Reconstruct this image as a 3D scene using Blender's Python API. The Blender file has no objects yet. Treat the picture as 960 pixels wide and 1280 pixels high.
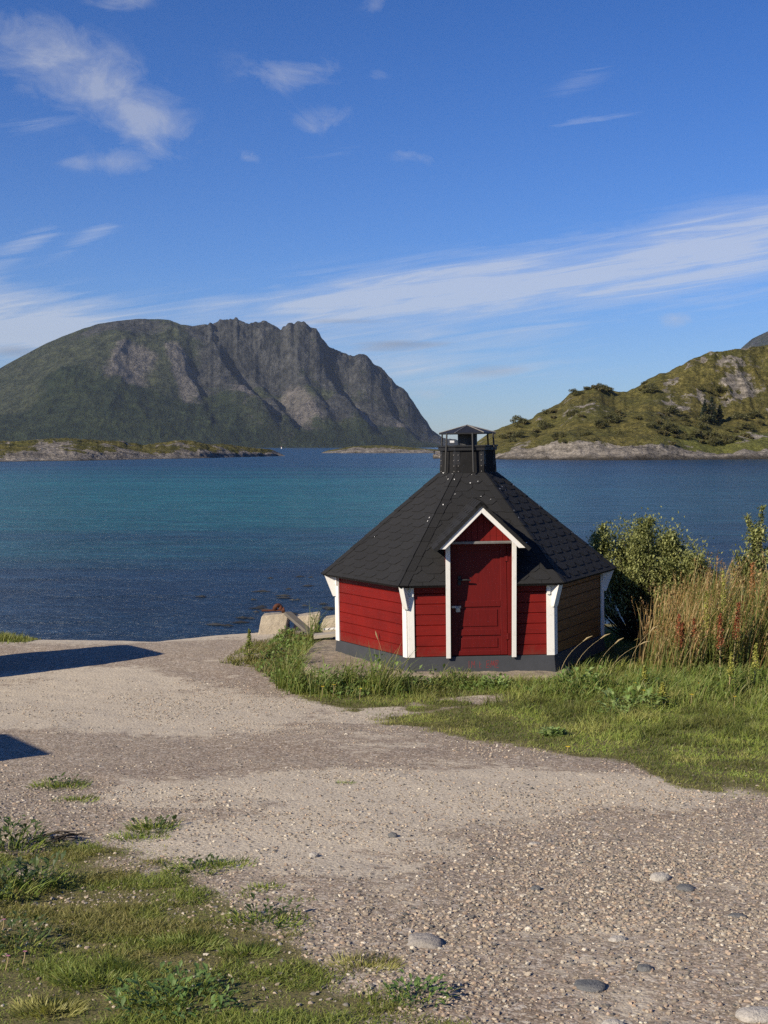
import bpy, math, random
import numpy as np
random.seed(7); RNG = np.random.default_rng(11)
R = math.radians
scene = bpy.context.scene
col = scene.collection

# ------------------------------------------------------------------ camera numbers (metres, +Y into the picture)
F = 1600.0; EYE = 2.86; HORIZON = 558.0
PITCH = math.atan((640 - HORIZON) / F)
SUN = np.array([-1.1, -1.0, 0.84]); SUN = SUN / np.linalg.norm(SUN)
SEA = -1.2

def ray(px, py):
    r = (px - 480) / F; u = -(py - 640) / F; c, s = math.cos(PITCH), math.sin(PITCH)
    return np.array([r, c + s * u, -s + c * u])
def at(px, py, Y):
    d = ray(px, py); k = Y / d[1]
    return np.array([d[0] * k, Y, EYE + d[2] * k])

# ------------------------------------------------------------------ noise
def _hash(i, j, seed):
    h = (i.astype(np.int64) * 374761393 + j.astype(np.int64) * 668265263 + seed * 1274126177) & 0xffffffff
    h = ((h ^ (h >> 13)) * 1274126177) & 0xffffffff
    return ((h ^ (h >> 16)) & 0xffff) / 65535.0
def vnoise(x, y, seed=0):
    x = np.asarray(x, float); y = np.asarray(y, float)
    i = np.floor(x); j = np.floor(y); fx = x - i; fy = y - j
    fx = fx * fx * fx * (fx * (fx * 6 - 15) + 10); fy = fy * fy * fy * (fy * (fy * 6 - 15) + 10)
    a = _hash(i, j, seed); b = _hash(i + 1, j, seed); c = _hash(i, j + 1, seed); d = _hash(i + 1, j + 1, seed)
    return (a * (1 - fx) + b * fx) * (1 - fy) + (c * (1 - fx) + d * fx) * fy
def fbm(x, y, octv=4, seed=0, gain=0.5):
    s = 0; a = 1; t = 0
    for o in range(octv):
        s = s + a * vnoise(x * 2 ** o + 17.3 * o, y * 2 ** o - 9.1 * o, seed + o); t += a; a *= gain
    return s / t
def ridged(x, y, octv=4, seed=0):
    s = 0; a = 1; t = 0
    for o in range(octv):
        s = s + a * (1 - np.abs(2 * vnoise(x * 2 ** o + 5.7 * o, y * 2 ** o + 3.3 * o, seed + o) - 1)); t += a; a *= 0.5
    return s / t
def sstep(a, b, x):
    t = np.clip((np.asarray(x, float) - a) / (b - a), 0, 1); return t * t * (3 - 2 * t)

# ------------------------------------------------------------------ object helpers
def link(o): col.objects.link(o); return o
def tag(o, label=None, cat=None, group=None, kind=None):
    if label: o['label'] = label
    if cat: o['category'] = cat
    if group: o['group'] = group
    if kind: o['kind'] = kind
    return o
def empty(name, loc=(0, 0, 0), rot=(0, 0, 0)):
    o = bpy.data.objects.new(name, None); link(o); o.location = loc; o.rotation_euler = rot; o.empty_display_size = 0.2
    return o
def copy_tree(o, parent=None):
    c = o.copy(); link(c)
    if parent is not None: c.parent = parent
    for ch in list(o.children): copy_tree(ch, c)
    return c
def mesh_np(name, V, faces, mat=None, parent=None, cols=None, smooth=False, mats=None, mi=None):
    """faces: (N,3) or (N,4) array; cols: (len(V),3) written as point colour attribute 'tint'"""
    V = np.asarray(V, np.float32); faces = np.asarray(faces, np.int32)
    me = bpy.data.meshes.new(name); n, k = faces.shape
    me.vertices.add(len(V)); me.vertices.foreach_set('co', V.ravel())
    me.loops.add(n * k); me.loops.foreach_set('vertex_index', faces.ravel())
    me.polygons.add(n); me.polygons.foreach_set('loop_start', np.arange(0, n * k, k, dtype=np.int32))
    me.polygons.foreach_set('use_smooth', np.full(n, smooth))
    if mi is not None: me.polygons.foreach_set('material_index', np.asarray(mi, np.int32))
    if cols is not None:
        at_ = me.attributes.new('tint', 'FLOAT_COLOR', 'POINT')
        c4 = np.ones((len(V), 4), np.float32); c4[:, :3] = cols; at_.data.foreach_set('color', c4.ravel())
    me.update(calc_edges=True); me.validate()
    o = bpy.data.objects.new(name, me); link(o)
    for m in (mats or ([mat] if mat else [])): me.materials.append(m)
    if parent is not None: o.parent = parent
    return o
class MB:
    def __init__(s): s.v = []; s.f = []; s.m = []
    def poly(s, pts, m=0):
        b = len(s.v); s.v += [tuple(map(float, p)) for p in pts]; s.f.append(tuple(range(b, b + len(pts)))); s.m.append(m)
    def hexa(s, p, m=0):
        """8 points: bottom ring 0-3, top ring 4-7"""
        b = len(s.v); s.v += [tuple(map(float, q)) for q in p]
        for f in ((3, 2, 1, 0), (4, 5, 6, 7), (0, 1, 5, 4), (1, 2, 6, 5), (2, 3, 7, 6), (3, 0, 4, 7)):
            s.f.append(tuple(b + i for i in f)); s.m.append(m)
    def box(s, x0, x1, y0, y1, z0, z1, m=0):
        s.hexa([(x0, y0, z0), (x1, y0, z0), (x1, y1, z0), (x0, y1, z0), (x0, y0, z1), (x1, y0, z1), (x1, y1, z1), (x0, y1, z1)], m)
    def prism(s, ring0, ring1, m=0, cap=True):
        b = len(s.v); n = len(ring0); s.v += [tuple(map(float, q)) for q in list(ring0) + list(ring1)]
        for i in range(n):
            j = (i + 1) % n; s.f.append((b + i, b + j, b + n + j, b + n + i)); s.m.append(m)
        if cap:
            s.f.append(tuple(b + i for i in range(n))[::-1]); s.f.append(tuple(b + n + i for i in range(n))); s.m += [m, m]
    def tube(s, pts, rad, n=8, m=0):
        pts = [np.array(p, float) for p in pts]; rad = rad if hasattr(rad, '__len__') else [rad] * len(pts)
        rings = []
        for i, p in enumerate(pts):
            t = pts[min(i + 1, len(pts) - 1)] - pts[max(i - 1, 0)]; t = t / (np.linalg.norm(t) + 1e-9)
            a = np.cross(t, (0, 0, 1.0)) if abs(t[2]) < 0.95 else np.cross(t, (1.0, 0, 0)); a /= np.linalg.norm(a); c = np.cross(t, a)
            rings.append([p + rad[i] * (math.cos(2 * math.pi * k / n) * a + math.sin(2 * math.pi * k / n) * c) for k in range(n)])
        b = len(s.v)
        for r_ in rings: s.v += [tuple(map(float, q)) for q in r_]
        for i in range(len(rings) - 1):
            for k in range(n):
                l = (k + 1) % n; s.f.append((b + i * n + k, b + i * n + l, b + (i + 1) * n + l, b + (i + 1) * n + k)); s.m.append(m)
        s.f.append(tuple(b + k for k in range(n))[::-1]); s.f.append(tuple(b + (len(rings) - 1) * n + k for k in range(n))); s.m += [m, m]
    def build(s, name, mat, parent=None, bevel=0, smooth=False, loc=None):
        me = bpy.data.meshes.new(name); me.from_pydata(s.v, [], s.f)
        for mm in (mat if isinstance(mat, (list, tuple)) else [mat]): me.materials.append(mm)
        for p, k in zip(me.polygons, s.m): p.material_index = k; p.use_smooth = smooth
        me.update()
        o = bpy.data.objects.new(name, me); link(o)
        if parent is not None: o.parent = parent
        if loc is not None: o.location = loc
        if bevel:
            b = o.modifiers.new('Bevel', 'BEVEL'); b.width = bevel; b.segments = 2; b.limit_method = 'ANGLE'; b.angle_limit = R(40)
        return o

# ------------------------------------------------------------------ materials
class NT:
    def __init__(s, m):
        m.use_nodes = True; s.t = m.node_tree; s.t.nodes.clear(); s.n = s.t.nodes
    def new(s, typ, **kw):
        nd = s.n.new(typ)
        for k, v in kw.items():
            if k.startswith('i_'): s.set(nd.inputs[k[2:].replace('_', ' ')], v)
            else: setattr(nd, k, v)
        return nd
    def set(s, sock, v):
        if isinstance(v, bpy.types.NodeSocket): s.t.links.new(v, sock)
        elif hasattr(v, '__len__') and sock.type == 'RGBA' and len(v) == 3: sock.default_value = (*v, 1)
        else: sock.default_value = v
    def math(s, op, a, b=None, c=None, clamp=False):
        nd = s.n.new('ShaderNodeMath'); nd.operation = op; nd.use_clamp = clamp
        for i, v in enumerate((a, b, c)):
            if v is not None: s.set(nd.inputs[i], v)
        return nd.outputs[0]
    def mix(s, fac, a, b, mode='MIX'):
        nd = s.n.new('ShaderNodeMix'); nd.data_type = 'RGBA'; nd.blend_type = mode
        s.set(nd.inputs[0], fac); s.set(nd.inputs[6], a); s.set(nd.inputs[7], b); return nd.outputs[2]
    def ramp(s, fac, stops):
        nd = s.n.new('ShaderNodeValToRGB'); el = nd.color_ramp.elements
        while len(el) < len(stops): el.new(0.5)
        for e, (p, c) in zip(el, stops):
            e.position = p; e.color = (c, c, c, 1) if not hasattr(c, '__len__') else (*c, 1)
        s.set(nd.inputs[0], fac); return nd.outputs[0]
    def coord(s, kind='Object', scale=None, rot=None, loc=None):
        tc = s.n.new('ShaderNodeTexCoord'); o = tc.outputs[kind]
        if scale is not None or rot is not None or loc is not None:
            mp = s.n.new('ShaderNodeMapping'); s.t.links.new(o, mp.inputs[0])
            if scale is not None: mp.inputs['Scale'].default_value = scale if hasattr(scale, '__len__') else (scale,) * 3
            if rot is not None: mp.inputs['Rotation'].default_value = rot
            if loc is not None: mp.inputs['Location'].default_value = loc
            o = mp.outputs[0]
        return o
    def noise(s, vec, scale, detail=4, rough=0.55, dist=0.0, out='Fac'):
        nd = s.n.new('ShaderNodeTexNoise'); s.set(nd.inputs['Vector'], vec); s.set(nd.inputs['Scale'], scale)
        nd.inputs['Detail'].default_value = detail; nd.inputs['Roughness'].default_value = rough; nd.inputs['Distortion'].default_value = dist
        return nd.outputs[out]
    def voro(s, vec, scale, out='Distance', feature='F1', rnd=1.0):
        nd = s.n.new('ShaderNodeTexVoronoi'); nd.feature = feature; s.set(nd.inputs['Vector'], vec); nd.inputs['Scale'].default_value = scale
        nd.inputs['Randomness'].default_value = rnd
        return nd.outputs[out]
    def bump(s, h, strength=0.5, dist=0.01, normal=None):
        nd = s.n.new('ShaderNodeBump'); s.set(nd.inputs['Height'], h); nd.inputs['Strength'].default_value = strength; nd.inputs['Distance'].default_value = dist
        if normal is not None: s.t.links.new(normal, nd.inputs['Normal'])
        return nd.outputs[0]
    def attr(s, name='tint', out='Color'):
        nd = s.n.new('ShaderNodeAttribute'); nd.attribute_name = name; return nd.outputs[out]
    def out(s, surf=None, vol=None):
        o = s.n.new('ShaderNodeOutputMaterial')
        if surf is not None: s.t.links.new(surf, o.inputs['Surface'])
        if vol is not None: s.t.links.new(vol, o.inputs['Volume'])
    def bsdf(s, color, rough=0.6, normal=None, metal=0.0, spec=0.5, **kw):
        nd = s.n.new('ShaderNodeBsdfPrincipled'); s.set(nd.inputs['Base Color'], color); s.set(nd.inputs['Roughness'], rough)
        nd.inputs['Metallic'].default_value = metal; s.set(nd.inputs['Specular IOR Level'], spec)
        if normal is not None: s.t.links.new(normal, nd.inputs['Normal'])
        for k, v in kw.items(): s.set(nd.inputs[k.replace('_', ' ')], v)
        return nd.outputs[0]
MATS = {}
def mat(name):
    m = bpy.data.materials.new(name); MATS[name] = m; return m, NT(m)
def simple(name, c0, c1, scale=8, rough=0.6, bump=0.2, bdist=0.004, metal=0, spec=0.4, stretch=(1, 1, 1), fine=None):
    m, t = mat(name); v = t.coord('Object', stretch)
    n = t.noise(v, scale, 5, 0.6); c = t.mix(t.ramp(n, [(0.3, 0.0), (0.7, 1.0)]), c0, c1)
    h = t.noise(v, fine or scale * 6, 4, 0.6)
    c = t.mix(t.math('MULTIPLY', h, 0.25), c, (0, 0, 0)) if fine else c
    t.out(t.bsdf(c, rough, t.bump(h, bump, bdist), metal, spec)); return m

RED = simple('red_paint', (0.160, 0.0085, 0.0060), (0.108, 0.0058, 0.0046), 3.2, 0.55, 0.35, 0.003, stretch=(1, 1, 7), spec=0.2)
def m_red():
    m, t = mat('weathered_red_paint'); v = t.coord('Object'); gr = t.noise(t.coord('Object', (3, 3, 40)), 1.0, 6, .65); n = t.noise(v, 2.2, 6, .65); sp = t.new('ShaderNodeSeparateXYZ'); t.set(sp.inputs[0], v)
    c = t.mix(t.ramp(n, [(.35, 0.0), (.68, 1.0)]), (0.165, 0.0085, 0.0060), (0.112, 0.0060, 0.0048)); c = t.mix(t.ramp(gr, [(.5, 0.0), (.72, .45)]), c, (0.075, 0.006, 0.005))
    sc = t.noise(t.coord('Object', (30, 30, 90)), 1.0, 3, .6); c = t.mix(t.ramp(sc, [(.70, 0.0), (.76, .5)]), c, (0.24, 0.10, 0.07))
    # mud splashed up from the ground, dying out above the lowest boards
    d = t.math('ADD', t.math('MULTIPLY', t.math('SUBTRACT', t.noise(v, 14, 6, .7), .5), .5), t.math('MULTIPLY_ADD', sp.outputs[2], -1.0, .36)); c = t.mix(t.ramp(d, [(.06, 0.0), (.30, .55)]), c, (0.085, 0.05, 0.032))
    t.out(t.bsdf(c, .55, t.bump(gr, .4, .003), spec=.2)); return m
RED = m_red()
DOORRED = simple('door_red_paint', (0.112, 0.0055, 0.0046), (0.082, 0.0044, 0.004), 5, 0.5, 0.3, 0.003, stretch=(7, 1, 1), spec=0.22)
BROWN = simple('brown_wood', (0.17, 0.072, 0.018), (0.10, 0.042, 0.011), 4, 0.65, 0.4, 0.004, stretch=(1, 1, 9))
PLINTH = simple('plinth_paint', (0.038, 0.041, 0.049), (0.028, 0.031, 0.037), 6, 0.75, 0.4, 0.004)
METAL = simple('black_metal', (0.010, 0.010, 0.0105), (0.018, 0.018, 0.019), 14, 0.55, 0.2, 0.003)
FELT = simple('roofing_felt', (0.010, 0.010, 0.0105), (0.017, 0.017, 0.018), 12, 0.9, 0.6, 0.004, spec=0.15)
STEEL = simple('steel', (0.35, 0.35, 0.36), (0.45, 0.45, 0.46), 30, 0.35, 0.1, 0.001, metal=1)
FLASH = simple('grey_flashing', (0.13, 0.125, 0.12), (0.2, 0.19, 0.18), 20, 0.6)
SPECK = simple('droppings', (0.5, 0.5, 0.48), (0.7, 0.7, 0.68), 40, 0.8)
GRAF = simple('faded_red_marks', (0.22, 0.02, 0.02), (0.09, 0.03, 0.035), 60, 0.8)
RUST = simple('rust', (0.10, 0.028, 0.012), (0.05, 0.02, 0.012), 30, 0.85, 0.6, 0.006)
GREYWOOD = simple('grey_wood', (0.14, 0.125, 0.105), (0.09, 0.08, 0.068), 5, 0.85, 0.5, 0.004, stretch=(1, 8, 8))
PALEWOOD = simple('pale_wood', (0.36, 0.32, 0.26), (0.26, 0.23, 0.19), 5, 0.8, 0.5, 0.004, stretch=(1, 8, 8))
BARK = simple('bark', (0.06, 0.045, 0.03), (0.035, 0.028, 0.02), 20, 0.9, 0.6, 0.006)
RUBBER = simple('rubber', (0.012, 0.012, 0.012), (0.02, 0.02, 0.02), 20, 0.8)
CARPAINT = simple('grey_car_paint', (0.17, 0.175, 0.18), (0.18, 0.185, 0.19), 3, 0.25, 0.0, spec=0.6)
CARGLASS = simple('car_glass', (0.01, 0.012, 0.014), (0.012, 0.014, 0.016), 3, 0.05, 0.0, spec=0.8)
LAMP = simple('lamp_lens', (0.5, 0.05, 0.04), (0.55, 0.06, 0.05), 10, 0.2, 0.0)
def m_white():
    m, t = mat('white_paint'); v = t.coord('Object')
    n = t.noise(v, 18, 6, 0.65); g = t.noise(t.coord('Object', (60, 60, 5)), 1, 4, 0.6)
    c = t.mix(t.ramp(n, [(0.55, 0.0), (0.8, 1.0)]), (0.66, 0.65, 0.625), (0.52, 0.50, 0.46))
    c = t.mix(t.ramp(g, [(0.66, 0.0), (0.72, 0.55)]), c, (0.38, 0.35, 0.3))
    t.out(t.bsdf(c, 0.55, t.bump(g, 0.25, 0.003), spec=0.35)); return m
WHITE = m_white()
def m_shingle():
    m, t = mat('bitumen_shingle'); v = t.coord('Object'); g = t.voro(v, 420, 'Color'); n = t.noise(v, 3, 5, 0.6)
    sep = t.new('ShaderNodeSeparateColor'); t.set(sep.inputs[0], g)
    c = t.mix(sep.outputs[0], (0.0105, 0.0105, 0.0112), (0.023, 0.023, 0.0245)); c = t.mix(t.ramp(n, [(0.35, 0.0), (0.75, 0.5)]), c, (0.014, 0.0145, 0.015))
    c = t.mix(1.0, c, t.attr(), 'MULTIPLY')
    t.out(t.bsdf(c, 0.88, t.bump(t.voro(v, 420), 0.6, 0.003), spec=0.25)); return m
SHINGLE = m_shingle()
def m_stone(name, c0, c1, c2, scale=6, gr=60):
    m, t = mat(name); v = t.coord('Object'); n = t.noise(v, scale, 6, 0.65); g = t.noise(v, gr, 4, 0.7)
    c = t.mix(t.ramp(n, [(0.35, 0.0), (0.65, 1.0)]), c0, c1); c = t.mix(t.ramp(g, [(0.5, 0.0), (0.72, 0.8)]), c, c2)
    h = t.math('ADD', t.math('MULTIPLY', n, 1.0), t.math('MULTIPLY', g, 0.4))
    t.out(t.bsdf(c, 0.9, t.bump(h, 0.7, 0.03), spec=0.25)); return m
GRANITE = m_stone('granite', (0.40, 0.345, 0.265), (0.30, 0.255, 0.195), (0.17, 0.15, 0.125), 9, 70)
CONCRETE = m_stone('concrete', (0.30, 0.25, 0.19), (0.19, 0.16, 0.12), (0.10, 0.09, 0.065), 5, 30)
GREYSTONE = m_stone('grey_stone', (0.30, 0.275, 0.25), (0.24, 0.22, 0.20), (0.17, 0.16, 0.15), 12, 90)
LIGHTSTONE = m_stone('light_stone', (0.42, 0.39, 0.35), (0.32, 0.30, 0.27), (0.22, 0.2, 0.18), 12, 90)
DARKSTONE = m_stone('dark_stone', (0.10, 0.105, 0.11), (0.15, 0.15, 0.15), (0.07, 0.07, 0.07), 12, 90)
def m_leaf(name, trans=0.35, rough=0.5, spec=0.3):
    m, t = mat(name); c = t.attr()
    b = t.bsdf(c, rough, spec=spec); tr = t.new('ShaderNodeBsdfTranslucent'); t.set(tr.inputs[0], t.mix(1.0, c, (1.15, 1.2, 0.55), 'MULTIPLY'))
    mx = t.new('ShaderNodeMixShader'); mx.inputs[0].default_value = trans; t.t.links.new(b, mx.inputs[1]); t.t.links.new(tr.outputs[0], mx.inputs[2])
    t.out(mx.outputs[0]); return m
GRASS = m_leaf('grass_blades'); LEAF = m_leaf('leaves', 0.25)
def m_tint(name, rough=0.85, spec=0.25):
    m, t = mat(name); v = t.coord('Object'); n = t.noise(v, 90, 4, 0.7)
    c = t.mix(t.math('MULTIPLY', n, 0.5), t.attr(), (0.05, 0.045, 0.04)); t.out(t.bsdf(c, rough, t.bump(n, 0.4, 0.004), spec=spec)); return m
PEBBLE = m_tint('pebble')

# ------------------------------------------------------------------ near ground
CREST_X = [-40, -12, -5.5, -3.6, -2.6, -1.8, 0, 3, 8, 14, 40]
CREST_Y = [22, 20.6, 19.9, 19.8, 20.5, 20.9, 21.2, 21.6, 22.4, 24, 30]
def base_z(x, y):
    y = np.asarray(y, float); x = np.asarray(x, float)
    yy = np.maximum(y, 1.0)
    t = 15.0 - yy
    z = -0.10 + 0.075 * np.log1p(np.exp(np.clip(t, -30, 30)))
    cr = np.interp(x, CREST_X, CREST_Y)
    d = y - cr
    z = z - 2.1 * sstep(0.0, 5.0, d) - 2.5 * sstep(4, 26, d) - 0.10 * sstep(-1.2, 0.6, d)
    return z
def ground_pt(px, py):
    d = ray(px, py); ys = np.linspace(1.0, 22.5, 4301); hit = EYE + d[2] * ys / d[1] <= base_z(d[0] * ys / d[1], ys)
    lo = ys[int(np.argmax(hit))] if hit.any() else 20.3
    k = lo / d[1]; return np.array([d[0] * k, lo])
def line(pts):
    w = np.array([ground_pt(*p) for p in pts]); return w[np.argsort(w[:, 0])]
# lower edge of the lawn in front of the hut, as y(x)
LAWN = line([(268, 832), (300, 836), (335, 852), (350, 868), (400, 884), (470, 907), (560, 922), (640, 937), (720, 952), (790, 963), (840, 985), (890, 998), (960, 1005), (1100, 1010)])
# foreground grass, upper edge
FORE = line([(-200, 1040), (-60, 1060), (0, 1060), (60, 1048), (150, 1052), (240, 1074), (320, 1120), (400, 1172), (500, 1212), (555, 1250), (590, 1290), (640, 1340)])
def in_lawn(x, y):
    """signed depth into the lawn in metres (positive inside)"""
    e = np.interp(x, LAWN[:, 0], LAWN[:, 1], left=99, right=LAWN[-1, 1]); wob = 0.9 * (fbm(x * 2.2, y * 2.2, 5, 3, .62) - 0.5)
    return np.where(x < LAWN[0, 0], -1.0, y - e + wob)
def in_fore(x, y):
    e = np.interp(x, FORE[:, 0], FORE[:, 1], left=FORE[0, 1], right=0); wob = 0.9 * (fbm(x * 2.0 + 40, y * 2.0, 4, 5) - 0.5)
    return np.where(x > FORE[-1, 0], -1.0, e - y + wob)
BANK = line([(268, 834), (290, 819), (312, 806), (345, 796), (385, 790), (420, 800), (470, 815)])   # far edge of the weeds left of the slab
def weeds_left(x, y):
    far = np.interp(x, BANK[:, 0], BANK[:, 1]); return (x > BANK[0, 0]) & (x < BANK[-1, 0]) & (y < far)
def blob(x, y, px, py, rx, ry):
    c = ground_pt(px, py); return np.exp(-((x - c[0]) / rx) ** 2 - ((y - c[1]) / ry) ** 2)
HUT = np.array([1.211, 17.81])
def near_hut(x, y): return np.hypot(x - HUT[0], y - HUT[1])
def grass_mask(x, y):
    lawn = in_lawn(x, y)
    g = sstep(-0.15, 0.75, lawn)
    g = np.where((x < BANK[-1, 0]) & (~weeds_left(x, y)), 0.0, g)
    # worn strip leading to the door
    a = ground_pt(462, 890); b = ground_pt(600, 872); ab = b - a; L2 = ab @ ab
    t = np.clip(((x - a[0]) * ab[0] + (y - a[1]) * ab[1]) / L2, 0, 1); d = np.hypot(x - a[0] - t * ab[0], (y - a[1] - t * ab[1]))
    g = g * (1 - np.clip(1.5 * np.exp(-(d / 0.36) ** 2) * sstep(.3, .62, fbm(x * 2.6, y * 2.6, 4, 19)), 0, .85))
    g = np.where(x < -1.0, g * np.clip(.25 + 1.1 * sstep(.42, .6, fbm(x * 1.9, y * 1.9, 4, 12)), 0, 1), g)
    f = sstep(-0.05, 0.9, in_fore(x, y))
    bare = sstep(0.56, 0.68, fbm(x * 1.7 + 3, y * 1.7, 4, 21)) * (1 - sstep(0.8, 2.0, in_fore(x, y)))
    f = f * (1 - 0.85 * bare)
    return np.clip(np.maximum(g, f), 0, 1)
def micro(x, y):
    return 0.05 * (fbm(x * 0.6, y * 0.6, 4, 31) - 0.5) + 0.016 * (fbm(x * 4, y * 4, 4, 33) - 0.5)
def gz(x, y): return base_z(x, y) + micro(x, y)

def nonuni(a, b, fine, lo, hi, k=30):
    l = a - (a - lo) * (np.linspace(1, 0, k, endpoint=False) ** 2.2); r = b + (hi - b) * (np.linspace(0, 1, k + 1)[1:] ** 2.2)
    return np.concatenate([l, np.arange(a, b, fine), [b], r])
gx = nonuni(-6.5, 7.0, 0.045, -90, 90); gy = nonuni(3.6, 22.0, 0.045, -70, 60)
X, Y = np.meshgrid(gx, gy); Z = gz(X, Y)
gm = grass_mask(X, Y)
# pale packed dust, red-brown loose gravel
pale = np.zeros_like(X)
for (px, py, rx, ry, a) in [(60, 880, 2.2, 2.4, 0.9), (220, 890, 1.6, 1.7, 1.0), (200, 800, 4.5, 1.0, 0.6), (420, 985, 1.6, 0.85, 1.0), (640, 985, 1.3, 0.75, 1.1), (520, 1010, 1.2, .6, .9), (330, 1045, 0.9, 0.5, 0.9), (310, 950, 0.6, .5, .3)]:
    pale = np.maximum(pale, a * blob(X, Y, px, py, rx, ry))
pale = np.clip(pale * 1.75 + 2.0 * (fbm(X * 0.9, Y * 1.2, 5, 41) - 0.5), 0, 1)
redd = np.zeros_like(X)
for (px, py, rx, ry, a) in [(330, 850, 0.9, 1.0, 1.0), (370, 935, 1.1, 0.45, 0.9), (250, 965, 1.2, .5, .7), (560, 935, 2.0, .5, .8), (700, 960, 2.0, .35, .7), (860, 1010, 1.5, .5, .6), (600, 1250, .6, .35, 1.0), (520, 880, 1.0, .5, 0.6)]:
    redd = np.maximum(redd, a * blob(X, Y, px, py, rx, ry))
redd = np.clip(redd * 1.2 + 1.2 * (fbm(X * 1.3 + 9, Y * 1.3, 5, 43) - 0.5), 0, 1)
V = np.stack([X.ravel(), Y.ravel(), Z.ravel()], 1)
nx, ny = len(gx), len(gy); idx = np.arange(nx * ny).reshape(ny, nx)
quads = np.stack([idx[:-1, :-1], idx[:-1, 1:], idx[1:, 1:], idx[1:, :-1]], -1).reshape(-1, 4)
def m_ground():
    m, t = mat('gravel_ground'); v = t.coord('Object')
    at_ = t.attr(); sep = t.new('ShaderNodeSeparateColor'); t.set(sep.inputs[0], at_); g, p, r = sep.outputs
    n1 = t.noise(v, 1.3, 6, 0.62); n2 = t.noise(v, 7, 6, 0.65); n3 = t.noise(v, 45, 5, 0.7)
    base = t.mix(t.ramp(n2, [(0.3, 0.0), (0.7, 1.0)]), (0.235, 0.188, 0.138), (0.325, 0.268, 0.20))
    base = t.mix(t.math('MULTIPLY', r, 0.75), base, (0.19, 0.138, 0.098))
    pal = t.mix(n2, (0.64, 0.57, 0.45), (0.47, 0.41, 0.32))
    pf = t.math('MULTIPLY', t.ramp(t.math('ADD', p, t.math('MULTIPLY', t.math('SUBTRACT', n2, 0.5), 1.9)), [(0.32, 0.0), (0.62, 1.0)]), 0.85)
    base = t.mix(pf, base, pal)
    # grains of crushed stone, two sizes
    for sc, amt in ((38, 0.6), (95, 0.55)):
        cc = t.new('ShaderNodeSeparateColor'); t.set(cc.inputs[0], t.voro(v, sc, 'Color'))
        grain = t.ramp(cc.outputs[0], [(0.0, (0.10, 0.085, 0.07)), (0.3, (0.24, 0.195, 0.155)), (0.55, (0.38, 0.295, 0.235)), (0.8, (0.47, 0.41, 0.34)), (1.0, (0.66, 0.61, 0.53))])
        sel = t.math('GREATER_THAN', cc.outputs[1], 0.45)
        base = t.mix(t.math('MULTIPLY', t.math('MULTIPLY', sel, amt), t.math('SUBTRACT', 1.0, t.math('MULTIPLY', pf, 0.8))), base, grain)
    base = t.mix(t.ramp(n3, [(0.45, 0.0), (0.75, 0.5)]), base, (0.15, 0.12, 0.09))
    soil = t.mix(n2, (0.095, 0.095, 0.036), (0.18, 0.15, 0.078))
    gf = t.ramp(t.math('ADD', g, t.math('MULTIPLY', t.math('SUBTRACT', n2, 0.5), 0.7)), [(0.3, 0.0), (0.62, 1.0)])
    c = t.mix(gf, base, soil)
    # wet dark shore below the bank
    sp = t.new('ShaderNodeSeparateXYZ'); t.set(sp.inputs[0], v)
    c = t.mix(t.ramp(t.math('MULTIPLY_ADD', sp.outputs[2], -1.0, 0.0), [(0.75, 0.0), (1.0, 0.85)]), c, (0.05, 0.045, 0.035))
    h = t.math('ADD', t.math('MULTIPLY', t.voro(v, 38), -0.7), t.math('MULTIPLY', t.voro(v, 95), -0.35)); h = t.math('ADD', h, t.math('MULTIPLY', n3, 0.5))
    h = t.math('ADD', h, n2)
    t.out(t.bsdf(c, 0.95, t.bump(h, 0.55, 0.010), spec=0.08)); return m
ground = mesh_np('ground', V, quads, m_ground(), cols=np.stack([gm.ravel(), pale.ravel(), redd.ravel()], 1), smooth=True)
tag(ground, 'gravel and dirt yard sloping down to the shore', 'ground', kind='structure')

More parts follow.
